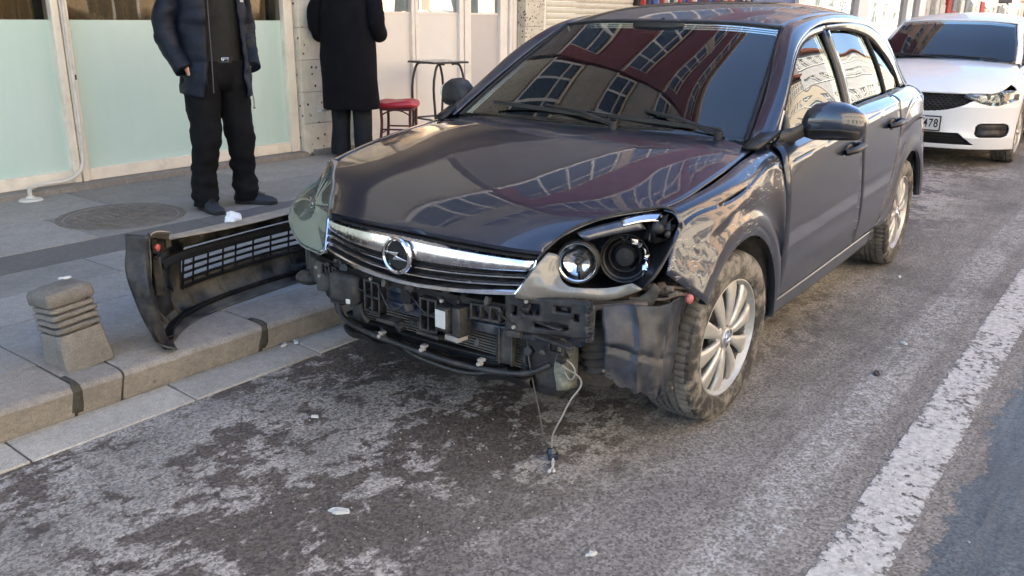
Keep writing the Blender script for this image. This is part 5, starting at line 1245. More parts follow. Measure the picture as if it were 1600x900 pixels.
for k in range(9):
    p = Vector((.50-.02*rnd.random(), .74+.10*rnd.random(), .59+.03*rnd.random())); mb.box(p, (.02,.03,.014), Matrix.Rotation(rnd.uniform(0,3), 3, 'Z') @ Matrix.Rotation(rnd.uniform(-.5,.5), 3, 'X'))
mb.tube([(.52,.70,.60),(.47,.78,.612),(.41,.845,.605)], .006, 6); mb.tube([(.53,.70,.575),(.49,.80,.580),(.45,.84,.598)], .005, 6)
sub('wing_bracket', mb, 'rust', bev=.0015, seg=1)
mb = MB().sphere((.415,.850,.572), (.016,.013,.016), 12, 8); obj('red_clip', mb, simple('faded red clip', (.35,.10,.09), .5, var=.2), car)
mb = MB(); 
for p in ((.655,.69,.37),(.42,.815,.262)): mb.sphere(p, .006, 8, 6)
obj('liner_clip', mb, M['rust'], liner)
# cables hanging down to a plug on the asphalt
w1 = curve([(.655,.40,.43),(.665,.415,.37),(.672,.445,.26),(.668,.475,.13),(.655,.490,.055),(.640,.500,.035)], 6)
w2 = curve([(.645,.545,.46),(.660,.535,.40),(.665,.550,.355),(.640,.585,.325),(.632,.600,.300),(.645,.580,.25),(.655,.545,.17),(.652,.510,.09),(.642,.502,.035)], 6)
w3 = curve([(.650,.540,.42),(.668,.550,.385),(.672,.580,.375),(.664,.595,.34),(.655,.570,.31),(.650,.548,.33)], 6)
sub('hanging_cable', MB().tube(w1, .0028, 6), 'wire'); sub('hanging_cable', MB().tube(w2, .0032, 6), 'wire_light'); sub('hanging_cable', MB().tube(w3, .0030, 6), 'wire_light')
mb = MB().tube([(.640,.498,.040),(.642,.503,.020)], [.013,.019], 12).box((.645,.510,.016), (.030,.034,.018), Matrix.Rotation(R(35), 3, 'Z')); plug = sub('cable_plug', mb, 'blue_steel', bev=.002)
mb = MB().tube(curve([(.655,.517,.012),(.685,.532,.008),(.706,.552,.006)], 4), .0028, 6).tube(curve([(.655,.517,.012),(.690,.540,.008),(.716,.545,.006)], 4), .0028, 6).tube([(.706,.552,.006),(.716,.560,.007)], .005, 6).tube([(.716,.545,.006),(.728,.548,.007)], .005, 6)
obj('bare_wire_end', mb, M['label_white'], plug)

# small broken-off tabs, lugs and harness strands all along the carrier: nothing here is clean
M['tab'] = simple('broken grey plastic edge', (.055,.053,.050), .6, var=.5, vs=30)
r_ = random.Random(21)
for k in range(46):
    y = r_.uniform(-.58, .60); z = r_.choice((.395, .405, .452, .52, .53, .545, .548)); x = bx(y, r_.uniform(.0, .035)); mb = MB()
    n_ = r_.choice((4, 5, 6)); ring_ = []
    w_, h_ = r_.uniform(.008, .024), r_.uniform(.006, .020)
    poly = [Vector((0, w_*math.cos(2*math.pi*i/n_+.4)*r_.uniform(.7,1.2), h_*math.sin(2*math.pi*i/n_+.4)*r_.uniform(.7,1.2))) for i in range(n_)]
    Mx = Matrix.Translation((x, y, z+r_.uniform(-.008,.008))) @ Matrix.Rotation(r_.uniform(-.5,.5), 4, 'Z') @ Matrix.Rotation(r_.uniform(-.5,.5), 4, 'Y')
    mb.prism([Mx @ p for p in poly], Mx.to_3x3() @ Vector((r_.uniform(.006,.03), 0, 0))); obj('broken_tab', mb, M['tab'] if k % 3 == 0 else M['dusty_plastic'], car, recalc=True, bev=.001, seg=1)
for k in range(7):
    y = -.5+k*.16; pts = [Vector((bx(y, .03), y, .52)), Vector((bx(y+.05, .045), y+.05, .50+r_.uniform(-.03,.02))), Vector((bx(y+.1, .04), y+.1, .46+r_.uniform(-.04,.03))), Vector((bx(y+.16, .02), y+.16, .50+r_.uniform(-.03,.02)))]
    sub('harness_strand', MB().tube(curve(pts, 5), .0035, 6), 'black_plastic')
# torn right edge of the end plate
for k in range(9):
    z = .475+.013*k; p = Vector((.700+r_.uniform(-.004,.004), .655, z)); mb = MB()
    mb.prism([p, p+Vector((.004,.006+.014*r_.random(),.004)), p+Vector((-.004,.004+.012*r_.random(),.013)), p+Vector((0,-.003,.013))], (.020,.004,0)); obj('torn_edge', mb, M['tab'] if k in (2, 3, 6) else M['dusty_plastic'], car, recalc=True)
# screws and slots
mb = MB()
for y, z in ((.41,.475),(.60,.57),(.63,.50),(.45,.565),(-.30,.50),(-.35,.44),(-.50,.47),(-.52,.50),(.15,.52),(-.17,.535)): mb.cyl((bx(y,.048), y, z), (bx(y,.056), y, z), .006, n=8)
obj('screw', mb, M['wire_light'], car, kind='stuff')
# dirty undertray lip and condenser pipes
mb = MB().tube(curve([(.63,-.36,.44),(.645,-.1,.452),(.645,.2,.45),(.63,.40,.44)], 5), .008, 8).tube(curve([(.635,-.33,.315),(.65,0,.325),(.635,.34,.31)], 5), .007, 8); sub('condenser_pipe', mb, 'grime_plastic')
mb = MB().grid([[Vector((bx(y, -.02)+dx, y, z+.006*math.sin(y*40))) for y in [-.40+.84*i/40 for i in range(41)]] for dx, z in ((0,.300),(.03,.285),(.02,.262),(-.04,.250))]); obj('undertray_lip', mb, M['black_plastic'], car, solid=.004)
# ================================================================ white saloon parked behind
wc = thing('parked_car', 'white saloon with dark honeycomb grille parked behind the dark hatchback', 'car', (-6.7, .05, 0), R(0), 'cars parked along the kerb')
WC_ = (-2.0, 0, .6)
def wp_(name, patches, mat, both=True, solid=.01, ang=40, parent=wc):
    mb = MB(); m2 = MB()
    for P in patches: q = panel(P, WC_); mb.join(q); m2.join(q.mirror())
    if both: obj(name, m2, mat, parent, solid=solid, merge=.0005, ang=ang)
    return obj(name, mb, mat, parent, solid=solid, merge=.0005, ang=ang)
# local: x=0 at the nose, backwards negative
WHR = [[(-1.02,0,1.015),(-1.03,.35,1.01),(-1.10,.62,.99),(-1.20,.72,.975)],
       [(-.70,0,.965),(-.70,.35,.962),(-.72,.64,.945),(-.74,.80,.90)],
       [(-.35,0,.885),(-.35,.35,.88),(-.38,.60,.86),(-.42,.78,.82)],
       [(-.10,0,.775),(-.11,.30,.775),(-.16,.50,.765),(-.24,.70,.75)],
       [(-.05,0,.735),(-.06,.28,.735),(-.10,.45,.735),(-.20,.66,.735)]]
mb = panel(surf(mir_rows(WHR), 6, 6), WC_); obj('hood', mb, M['white_paint'], wc, solid=.01)
# bumper skin as a closed wrap with the openings left out
def bumper_x(y, z):
    base = -.02-.40*(abs(y)/.89)**3.2-(.035 if z > .60 else 0)*(z-.60)/.1
    return base - .02*math.cos((z-.42)*7) + (.05 if z < .30 else 0)*(z-.30)/.1
ny, nz = 260, 110; yy = [-.885+1.77*i/ny for i in range(ny+1)]; zz = [.185+(.735-.185)*k/nz for k in range(nz+1)]
def upperz(y): return .735 if abs(y) < .28 else .735+.03*(abs(y)-.28)
def lampz(a): return .722-.100*math.sin(min(1, max(0, a-.45)/.24)*math.pi/2)+.055*max(0, a-.74)/.13
def opening(y, z):
    a = abs(y)
    if .545 < z < .725 and a < .60-(.725-z)*.55-(.0 if z < .66 else .1*0) and a < .56: return z > .545+.15*(a/.56)**3
    if .225 < z < .345 and a < .50-(.345-z)*-.55: return a < .50+(.285-z)*1.2
    if ((a-.70)/.135)**4+((z-.375)/.072)**4 < 1: return True
    # headlamp
    if a > .455 and z > lampz(a) and z < .752: return True
    return False
G = [[Vector((bumper_x(y, z), y, z)) for y in yy] for z in zz]
mb = MB().grid(G, skip=lambda i, j: opening((yy[j]+yy[j+1])/2, (zz[i]+zz[i+1])/2)); 
bump = obj('front_bumper', mb, M['white_paint'], wc, solid=.012, ang=60)
dk = MB().grid([[Vector((bumper_x(y*.97, z)-.045, y*.97, z)) for y in yy] for z in zz]); obj('bumper_core', dk, M['black_deep'], wc, solid=.01)
# honeycomb grille
mb = MB()
for r_ in range(8):
    for c_ in range(-14, 15):
        y = c_*.046+(.023 if r_ % 2 else 0); z = .558+r_*.0215
        if abs(y) < .53 and z > .550+.15*(abs(y)/.56)**3:
            x = bumper_x(y, z)-.020; q = [Vector((x, y+.024*math.cos(R(60*k+30))*1.05, z+.0125*math.sin(R(60*k+30))*1.1)) for k in range(6)]
            for k in range(6): mb.tube([q[k], q[(k+1) % 6]], .0022, 4, caps=False)
obj('grille_mesh', mb, M['dusty_plastic'], wc, kind='stuff')
mb = MB()
for k in range(5): mb.tube([Vector((bumper_x(y, .25)-.015, y, .235+k*.024)) for y in [-.48+.96*i/20 for i in range(21)]], .004, 5)
obj('lower_grille', mb, M['black_plastic'], wc)
for s_ in (1, -1):
    G = []
    for z in (.315,.345,.375,.405,.435): G.append([Vector((bumper_x(y, z)-.022-(.018 if abs(z-.375)<.02 else 0), y*s_, z)) for y in (.58,.66,.74,.81)])
    obj('fog_lamp_blank', MB().grid(G), M['dusty_plastic'], wc, solid=.004 if s_ > 0 else -.004)
    HLp = []
    for k in range(7):
        a_ = .44+.43*k/6; zt = .728+.045*(k/6)+(-.02 if k == 6 else 0); zb = lampz(a_)-.004
        HLp.append((a_, zb, zt))
    G = [[Vector((bumper_x(a_, .65)+.006-.02*(1-f_)*0-.05*f_, a_*s_, zb+(zt-zb)*f_)) for a_, zb, zt in HLp] for f_ in (0,.33,.66,1)]
    q = MB().grid(G); hl_ = obj('headlight', q, M['lamp_grey'], wc, solid=.03 if s_ > 0 else -.03)
    G2 = [[Vector((p.x+.012, p.y, p.z)) for p in r_] for r_ in G]; obj('headlight_lens', MB().grid(G2), M['lens'], hl_, solid=.003)
    for a_, r_ in ((.62,.032),(.72,.040)):
        mb = MB().lathe([(r_, 0),(r_*.8,-.02),(.3*r_,-.035),(0,-.035)], 20, 'x', c=(bumper_x(a_, .65)-.012, a_*s_, .695)); 
        mb = MB().lathe([(r_, .0),(r_*.8,-.02),(.3*r_,-.03),(0,-.03)], 20, 'x', c=(bumper_x(a_, .65)+.0, a_*s_, .700)); obj('reflector', mb, M['reflector'], hl_)
# number plate
pl = obj('number_plate', MB().box((.012,0,.432), (.012,.52,.125)), M['label_white'], wc, bev=.003)
obj('plate_frame', MB().box((.006,0,.432), (.014,.545,.150)), M['black_plastic'], pl, bev=.004)
def text_mesh(name, body, size, mat, parent, loc, rot, scale=(1,1,1), ext=.001, off=.001, align='RIGHT', space=1.12):
    cu = bpy.data.curves.new(name+'_curve', 'FONT'); cu.body = body; cu.size = size; cu.align_x = align; cu.align_y = 'CENTER'; cu.extrude = ext; cu.offset = off; cu.space_character = space
    tmp = bpy.data.objects.new('tmp', cu); COL.objects.link(tmp); dg_ = bpy.context.evaluated_depsgraph_get(); me = bpy.data.meshes.new_from_object(tmp.evaluated_get(dg_)); bpy.data.objects.remove(tmp)
    me.materials.clear(); me.materials.append(mat); o = bpy.data.objects.new(name, me); COL.objects.link(o); o.parent = parent; o.location = loc; o.rotation_euler = rot; o.scale = scale; return o
text_mesh('plate_characters', '478', .115, M['black_deep'], pl, (.0195, .250, .432), (R(90), 0, R(90)), (.74,1,1), off=.0015)
# sides (left and right): rows from belt to sill, generous but real
def side_rows():
    xs = [-.42,-.74,-1.20,-1.9,-2.6,-3.3,-3.9,-4.45]
    bel = [.82,.90,.955,.98,1.0,1.02,1.03,.98]; yb = [.78,.80,.74,.76,.76,.74,.72,.66]
    cr_y = [.845,.875,.885,.89,.89,.885,.86,.78]; cz = [.76,.82,.86,.88,.90,.92,.93,.92]
    top = [(x, y, z) for x, y, z in zip(xs, yb, bel)]; cr_ = [(x, y, z) for x, y, z in zip(xs, cr_y, cz)]
    return top, cr_, xs
tp, cr2, xs_ = side_rows(); 
wp_('side_shoulder', [surf([tp, [((a[0]+b[0])/2, (a[1]+b[1])/2+.012, (a[2]+b[2])/2) for a, b in zip(tp, cr2)], cr2], 5, 4)], M['white_paint'])
fl = [cr2[0], cr2[1], cr2[2]]
def warch(cx, yb=.885):
    dgs = [178,150,122,95,68,42,16]; lp = [(cx+.365*math.cos(R(d)), yb-.006, .316+.365*math.sin(R(d))) for d in dgs]
    f_ = [(cx+.42*math.cos(R(d)), yb, .316+.42*math.sin(R(d))) for d in dgs]; return lp, f_
lp, f_ = warch(-.90); 
ou = [(-1.36,.88,.33),(-1.36,.89,.62),(-1.28,.886,.863),(-.90,.880,.835),(-.56,.86,.785),(-.40,.835,.72),(-.39,.83,.45)]
wp_('front_fender', [surf([lp, f_, ou], 5, 5), ], M['white_paint'])
lp, f_ = warch(-3.54, .88); ou = [(-4.02,.86,.33),(-4.02,.87,.62),(-3.95,.858,.93),(-3.54,.875,.925),(-3.2,.886,.915),(-3.05,.89,.62),(-3.03,.87,.33)]
wp_('rear_fender', [surf([lp, f_, ou], 5, 5)], M['white_paint'])
DR = [[(-1.30,.886,.865),(-2.2,.89,.888),(-3.18,.886,.915)],[(-1.37,.892,.62),(-2.2,.90,.62),(-3.05,.892,.62)],[(-1.37,.875,.30),(-2.2,.88,.30),(-3.04,.875,.30)],[(-1.37,.80,.20),(-2.2,.80,.20),(-3.04,.80,.20)]]
wp_('door', [surf(DR, 8, 5)], M['white_paint'])
RBr = [[(-4.45,0,1.0),(-4.44,.4,1.0),(-4.35,.66,.98)],[(-4.55,0,.8),(-4.53,.45,.8),(-4.30,.80,.85)],[(-4.56,0,.5),(-4.53,.5,.5),(-4.10,.86,.6)],[(-4.50,0,.25),(-4.45,.5,.25),(-4.02,.84,.33)]]
obj('rear_body', panel(surf(mir_rows(RBr), 5, 5), WC_), M['white_paint'], wc, solid=.01)
WW = [[(-1.04,0,1.005),(-1.05,.35,1.005),(-1.16,.71,.985)],[(-1.42,0,1.24),(-1.43,.32,1.235),(-1.50,.655,1.21)],[(-1.78,0,1.415),(-1.79,.3,1.412),(-1.84,.585,1.385)]]
obj('windscreen', panel(surf(mir_rows(WW), 8, 8), WC_), M['glass'], wc, solid=.005)
WRf = [[(-1.77,0,1.418),(-1.78,.3,1.415),(-1.83,.60,1.390)],[(-2.3,0,1.492),(-2.3,.3,1.485),(-2.3,.62,1.44)],[(-2.9,0,1.485),(-2.9,.3,1.478),(-2.9,.61,1.43)],[(-3.5,0,1.40),(-3.5,.3,1.392),(-3.45,.58,1.35)]]
obj('roof', panel(surf(mir_rows(WRf), 6, 6), WC_), M['white_paint'], wc, solid=.01)
WBk = [[(-3.5,0,1.398),(-3.5,.3,1.39),(-3.46,.57,1.345)],[(-4.1,0,1.08),(-4.1,.33,1.075),(-4.05,.66,1.04)]]
obj('rear_window', panel(surf(mir_rows(WBk), 5, 5), WC_), M['glass_side'], wc, solid=.005)
pl_i = [(-1.15,.705,.985),(-1.50,.650,1.212),(-1.84,.588,1.388),(-2.3,.615,1.440),(-2.9,.605,1.432),(-3.45,.575,1.352),(-4.05,.655,1.045)]
pl_o = [(-1.24,.755,.965),(-1.56,.705,1.165),(-1.90,.650,1.335),(-2.3,.665,1.390),(-2.9,.655,1.38),(-3.36,.64,1.285),(-3.80,.705,1.035)]
wp_('pillar_rail', [surf([pl_i, [((a[0]+b[0])/2, (a[1]+b[1])/2+.012, (a[2]+b[2])/2+.01) for a, b in zip(pl_i, pl_o)], pl_o], 5, 4)], M['white_paint'])
SG = [[(-1.36,.762,.965),(-2.2,.762,.99),(-3.0,.748,1.01),(-3.7,.72,1.03)],[(-1.60,.725,1.10),(-2.2,.72,1.2),(-2.9,.71,1.2),(-3.5,.70,1.13)],[(-1.92,.648,1.325),(-2.3,.655,1.378),(-2.9,.645,1.37),(-3.34,.635,1.275)]]
wp_('side_window', [surf(SG, 6, 6)], M['glass_side'], solid=.004)
mb = MB().box((-2.3,0,.55),(3.4,1.5,.55)).box((-2.1,0,.27),(3.6,1.4,.1)); obj('underbody', mb, M['black_deep'], wc)
mb = MB().box((-1.42,0,.93),(.35,1.4,.10)); obj('dashboard', mb, M['dash'], wc, bev=.03)
for y in (-.37,.37):
    mb = MB().box((-2.25,y,.95),(.12,.46,.62),Matrix.Rotation(R(-15),3,'Y')).box((-2.32,y,1.32),(.08,.24,.14)); obj('seat', mb, M['seat'], wc, bev=.04, seg=3)
Mw = Matrix.Translation((-1.72,.37,.96)) @ Matrix.Rotation(R(-62), 4, 'Y'); mb = MB(); mb.tube([Mw @ Vector((.185*math.cos(2*math.pi*i/30), .185*math.sin(2*math.pi*i/30), 0)) for i in range(31)], .014, 8, caps=False); mb.sphere(Mw @ Vector((0,0,-.02)), (.06,.06,.03), 12, 8); obj('steering_wheel', mb, M['seat'], wc)
mb = MB().tube([(-1.06,.55,1.03),(-1.08,.1,1.05),(-1.10,-.2,1.05)], .009, 6).tube([(-1.06,.0,1.03),(-1.08,-.4,1.05),(-1.14,-.62,1.03)], .009, 6); obj('wiper', mb, M['black_plastic'], wc)
for s_ in (1,-1):
    mb = MB(); rg_ = []
    for y, rx, rz in ((.80,.04,.03),(.85,.06,.06),(.93,.07,.075),(1.0,.06,.065),(1.03,.03,.035)): rg_.append([Vector((-1.42+rx*math.cos(q), y*s_, 1.03+rz*math.sin(q))) for q in [2*math.pi*i/16 for i in range(16)]])
    mb.loft(rg_); obj('door_mirror', mb, M['white_paint'], wc, recalc=True, ang=60)
mb = MB().tube(surf([[(-.115,0,.795),(-.125,.3,.795),(-.18,.52,.785),(-.27,.72,.79)],[(-.1,0,.7),(-.1,.3,.7),(-.1,.5,.7),(-.1,.7,.7)]], 6, 1)[0], .002, 4)
for x in (-.90, -3.54):
    for s_ in (1,-1):
        ww_ = wheel(wc, x, .775*s_, s_, R(-2) if x > -2 else 0, R(30))
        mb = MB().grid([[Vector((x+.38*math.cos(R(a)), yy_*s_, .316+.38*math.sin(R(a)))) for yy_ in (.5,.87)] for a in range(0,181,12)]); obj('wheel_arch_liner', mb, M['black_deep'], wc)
# ================================================================ the torn-off bumper on the pavement
bp_ = thing('torn_bumper', 'torn-off dark bumper standing on the kerb, hollow inside and mesh grille facing the road', 'bumper', (.25, -1.3, .146))
BL = Vector((.25, -1.3, .146))
# plan curve: near end -> round the far side -> other end behind the car
pc = [(1.075,-1.01),(1.02,-1.13),(.90,-1.27),(.72,-1.37),(.45,-1.43),(.12,-1.455),(-.22,-1.42),(-.50,-1.32),(-.66,-1.18),(-.73,-1.05)]
def bcol(k, x, y):
    f = k/(len(pc)-1); e = abs(f-.5)*2          # 1 at the ends
    top = .470*e**2+.335*(1-e**2)+.0; nx, ny = (x-.18), (y+.6); l = math.hypot(nx, ny); nx /= l; ny /= l
    # rows from the ground lip up to the inturned top flange
    prof = [(-.115*(1-e*e)-.02, .004), (-.055, .010), (.010, .045), (.022, .13), (.018, .22), (.000, .30*(top/.335)*.92), (-.008, top), (-.075-.045*(1-e), top+.004)]
    return [(x+nx*o-BL.x, y+ny*o-BL.y, z) for o, z in prof]
cols_ = [bcol(k, x, y) for k, (x, y) in enumerate(pc)]
rows_ = [[c_[r_] for c_ in cols_] for r_ in range(8)]
BS = surf(rows_, 12, 5); nr, nc = BS.shape[:2]
M['bump_in'] = simple('dusty bumper inside', (.012,.013,.016), .38, var=.5, vs=5, bump=.35, bs=26, bd=.004, dirt=((.19,.17,.135), 5, .40, .72))
M['bump_fl'] = simple('dust-caked bumper flange', (.30,.25,.19), .85, var=.3, vs=9, dirt=((.08,.07,.06), 12, .5, .8))
def in_win(i, j): u = j/(nc-1); v = i/(nr-1); return (.34 < u < .80 and .40 < v < .69)
mb = MB().grid([[Vector(p) for p in r_] for r_ in BS[:nr-5]], skip=lambda i, j: in_win(i, j)); shell = obj('bumper_shell', mb, M['bump_in'], bp_, solid=.005, merge=.0001)
mb = MB().grid([[Vector(p) for p in r_] for r_ in BS[nr-6:]]); obj('top_flange', mb, M['bump_fl'], bp_, solid=.004)
# mesh grille in the window
Bp = lambda u, v: Vector(BS[min(nr-1, int(round(v*(nr-1))))][min(nc-1, int(round(u*(nc-1))))])
inward = lambda p: (Vector((.18-BL.x, -.6-BL.y, 0))-Vector((p.x, p.y, 0))).normalized()
v0, v1 = .39, .70
for k in range(6):
    v = v0+(v1-v0)*k/5; pts = []
    for q in range(33):
        a, b = Bp(.33+.48*q/32, v0), Bp(.33+.48*q/32, v1); p = a.lerp(b, k/5); pts.append(p+inward(p)*.012)
    obj('grille_bar', MB().tube(pts, .0065 if k not in (0, 5) else .010, 6), M['black_plastic'], bp_)
for k in range(15):
    u = .33+.48*k/14; a, b = Bp(u, v0), Bp(u, v1); obj('grille_rib', MB().tube([a+inward(a)*.014, b+inward(b)*.014], .005, 6), M['black_plastic'], bp_)
# stiffening shelf, end bracket, end wing, dark foam
pts = []
sh = []
for q in range(41):
    p = Bp(.12+.80*q/40, .70); sh.append(p)
G = [[p+inward(p)*.004 for p in sh], [p+inward(p)*.055+Vector((0,0,.012)) for p in sh], [p+inward(p)*.060+Vector((0,0,-.018)) for p in sh]]
obj('inner_shelf', MB().grid(G), M['black_deep'], bp_, solid=.004)
G = [[Bp(.10+.85*q/40, .20)+inward(Bp(.10+.85*q/40,.20))*o+Vector((0,0,z)) for q in range(41)] for o, z in ((.0,0),(.03,.006),(.032,-.006))]
obj('lower_shelf', MB().grid(G), M['black_plastic'], bp_, solid=.003)
wing = [[(1.100,-1.120,.466),(1.094,-1.060,.472),(1.084,-1.010,.474),(1.05,-1.06,.470)],
        [(1.104,-1.120,.40),(1.100,-1.075,.40),(1.089,-1.025,.39),(1.05,-1.08,.39)],
        [(1.122,-1.110,.345),(1.118,-1.060,.335),(1.106,-1.005,.30),(1.05,-1.09,.30)],
        [(1.128,-1.070,.24),(1.118,-1.035,.22),(1.090,-1.005,.18),(1.04,-1.09,.2)],
        [(1.105,-1.040,.115),(1.090,-1.025,.10),(1.058,-1.030,.08),(1.02,-1.09,.08)],
        [(1.055,-1.035,.012),(1.045,-1.036,.004),(1.028,-1.050,.018),(1.01,-1.08,.02)]]
obj('end_wing', MB().grid([[Vector(p) for p in r_] for r_ in surf([[(x-BL.x, y-BL.y, z) for x, y, z in r_] for r_ in wing], 4, 5)]), M['dusty_plastic'], bp_, solid=.006)
mb = MB(); mb.box((.955-BL.x, -1.165-BL.y, .27), (.11,.035,.16), Matrix.Rotation(R(52), 3, 'Z')).box((.965-BL.x, -1.150-BL.y, .22), (.035,.012,.03), Matrix.Rotation(R(52), 3, 'Z')); obj('end_bracket', mb, M['dusty_plastic'], bp_, bev=.006)
mb = MB(); mb.box((1.00-BL.x, -1.10-BL.y, .405), (.05,.02,.06), Matrix.Rotation(R(52), 3, 'Z')).box((.985-BL.x,-1.12-BL.y,.36), (.09,.014,.014), Matrix.Rotation(R(50), 3, 'Z')); obj('side_clip', mb, M['black_plastic'], bp_, bev=.003)
mb = MB().sphere((1.005-BL.x, -1.08-BL.y, .40), (.012,.012,.016), 10, 6); obj('red_tab', mb, simple('red plastic tab', (.5,.10,.10), .5), bp_)
for k in range(12):
    u = .14+.072*k; a_, b_ = Bp(u, .22), Bp(u, .36); obj('moulded_rib', MB().hexa([a_, a_+inward(a_)*.020, a_+inward(a_)*.020+Vector((.004,0,0)), a_+Vector((.004,0,0)), b_, b_+inward(b_)*.006, b_+inward(b_)*.006+Vector((.004,0,0)), b_+Vector((.004,0,0))]), M['bump_in'], bp_, smooth=False)
for k in range(14):
    u = .16+.055*k; p = Bp(u, .80); d_ = inward(p); mb = MB().box(p+d_*.02, (.018+.012*rnd.random(), .012, .014+.02*rnd.random()), Matrix.Rotation(rnd.uniform(-.5,.5), 3, 'Z')); obj('clip_tab', mb, M['bump_in'], bp_, bev=.002, seg=1)
mb = MB().tube(curve([Bp(.13,.62)+inward(Bp(.13,.62))*.03, Bp(.22,.50)+inward(Bp(.22,.5))*.05, Bp(.28,.42)+inward(Bp(.28,.42))*.03], 5), .005, 6); obj('loose_wire', mb, M['black_plastic'], bp_)
G = [[Bp(.18+.10*q/6, .30+.45*r_/6)+inward(Bp(.2,.5))*(.018+.004*math.sin(q*2+r_)) for q in range(7)] for r_ in range(7)]
obj('backing_plate', MB().grid(G), M['dusty_plastic'], bp_, solid=.004)
# crumpled white scrap caught on the flange
mb = MB(); mb.sphere((0,0,0), (.055,.035,.028), 14, 9); mb.v = [tuple(Vector(p)*(1+.45*mnoise.noise(Vector(p)*38))) for p in mb.v]
sp_ = obj('crumpled_paper', mb, simple('white paper', (.75,.75,.74), .6, var=.1), ang=10); sp_.location = (.40, -1.425, .50); sp_.rotation_euler = (0, .1, .8)
tag(sp_, 'crumpled white wrapper lying on the top edge of the torn-off bumper', 'paper')

# ================================================================ stone bollard
bo = thing('stone_bollard', 'short leaning square stone bollard with carved grooves on the kerb', 'bollard', (1.294, -1.208, .144), R(-1.6))
M['bollard'] = mat_stone('weathered bollard stone', (.20,.18,.155), .4, stain=(.44,.75))
lean = Matrix.Rotation(R(6.5), 4, 'X') @ Matrix.Rotation(R(5), 4, 'Y')
def sq(w_, z, ch=.012):
    h = w_/2; P = []
    for sx, sy in ((1,1),(-1,1),(-1,-1),(1,-1)):
        a, b = (h, h-ch), (h-ch, h)
        if sx*sy < 0: a, b = b, a
        P += [Vector((sx*a[0], sy*a[1], z)), Vector((sx*b[0], sy*b[1], z))]
    return [lean @ Vector((p.x, p.y, p.z*.94)) for p in P]
def rough(mb, amp=.003, fr=26): mb.v = [tuple(Vector(p)+mnoise.noise_vector(Vector(p)*fr)*amp) for p in mb.v]; return mb
def dsq(w_, z, ch=.010, n=5):        # square ring with subdivided sides so the stone can be uneven
    c_ = sq(w_, z, ch); out = []
    for i in range(len(c_)):
        a_, b_ = c_[i], c_[(i+1) % len(c_)]; m_ = n if i % 2 else 1
        out += [a_.lerp(b_, k/m_) for k in range(m_)]
    return out
obj('shaft', rough(MB().loft([dsq(w_, z) for z, w_ in ((-.01,.182),(.0,.184),(.04,.180),(.08,.175),(.12,.169),(.135,.166),(.140,.160))])), M['bollard'], bo, ang=40)
for k, (z, h, w_) in enumerate(((.150,.018,.172),(.176,.019,.166),(.203,.019,.170),(.230,.019,.164))):
    obj('ring', rough(MB().loft([dsq(w_-.008, z), dsq(w_, z+.004), dsq(w_, z+h-.004), dsq(w_-.008, z+h)]), .0035, 30), M['bollard'], bo, ang=40)
    obj('groove', MB().loft([sq(w_-.045, z-.010), sq(w_-.045, z+.001)]), M['black_deep'] if 0 else M['bollard'], bo)
obj('groove', MB().loft([sq(.13, .248), sq(.13, .260)]), M['bollard'], bo)
obj('cap', rough(MB().loft([dsq(.166,.257),dsq(.174,.262),dsq(.177,.285),dsq(.175,.300),dsq(.166,.310),dsq(.12,.320,.02),dsq(.04,.322,.008)]), .004, 24), M['bollard'], bo, ang=40)
mb = MB(); mb.sphere((.005,.0,.328), (.018,.013,.006), 10, 6).sphere((.02,-.012,.327), (.012,.01,.005), 8, 5); obj('paint_spot', mb, M['label_white'], bo)

# ================================================================ stool and tall table
M['red_vinyl'] = simple('red vinyl seat', (.42,.02,.035), .45, var=.15, coat=.3)
M['maroon_metal'] = simple('dark red painted tube', (.09,.02,.02), .4, var=.2)
M['black_metal'] = simple('black tube', (.025,.023,.022), .4, var=.2)
ct = W(3.22, 3.92, .144)
ch = thing('stool', 'low stool with red cushion and dark red legs beside the man in the long coat', 'stool', ct, R(30))
mb = MB(); rr = []
for z, w_ in ((.425,.150),(.435,.178),(.455,.188),(.478,.182),(.490,.14),(.492,.05)):
    rr.append([Vector((w_*math.copysign(abs(math.cos(q))**.45, math.cos(q)), w_*math.copysign(abs(math.sin(q))**.45, math.sin(q)), z+.008*math.sin(3*q))) for q in [2*math.pi*i/28 for i in range(28)]])
obj('seat', MB().loft(rr), M['red_vinyl'], ch, ang=60)
obj('seat_frame', MB().box((0,0,.415), (.30,.30,.022)), M['maroon_metal'], ch, bev=.006)
for sx in (1,-1):
    for sy in (1,-1): obj('leg', MB().tube(curve([(sx*.14, sy*.14, .42),(sx*.135, sy*.135, .30),(sx*.17, sy*.17, .0)], 5), .014, 8), M['maroon_metal'], ch)
for a, b in (((.148,.148,.19),(-.148,.148,.19)),((.148,-.148,.19),(-.148,-.148,.19)),((.148,.148,.23),(.148,-.148,.23)),((-.148,.148,.23),(-.148,-.148,.23))): obj('stretcher', MB().cyl(a, b, .008, n=8), M['maroon_metal'], ch)
for sx in (1,-1):
    obj('brace', MB().tube(curve([(sx*.137,.137,.36),(sx*.137,.06,.40),(sx*.14,-.06,.40),(sx*.137,-.137,.36)], 4), .007, 6), M['maroon_metal'], ch)
tt = W(3.90, 4.02, .144)
tb = thing('bar_table', 'tall small square table with thin black tube legs in front of the cream panels', 'table', tt, R(-12))
obj('table_top', MB().box((0,0,.815), (.44,.44,.018)), M['black_metal'], tb, bev=.005); obj('top_face', MB().box((0,0,.8265), (.41,.41,.003)), simple('pale table laminate', (.45,.42,.38), .3, var=.1), tb)
for sx in (1,-1):
    for sy in (1,-1): obj('leg', MB().tube(curve([(sx*.05, sy*.16, .80),(sx*.13, sy*.165,.795),(sx*.165, sy*.17,.74),(sx*.185, sy*.185,.30),(sx*.20, sy*.20,.0)], 5), .0125, 8), M['black_metal'], tb)
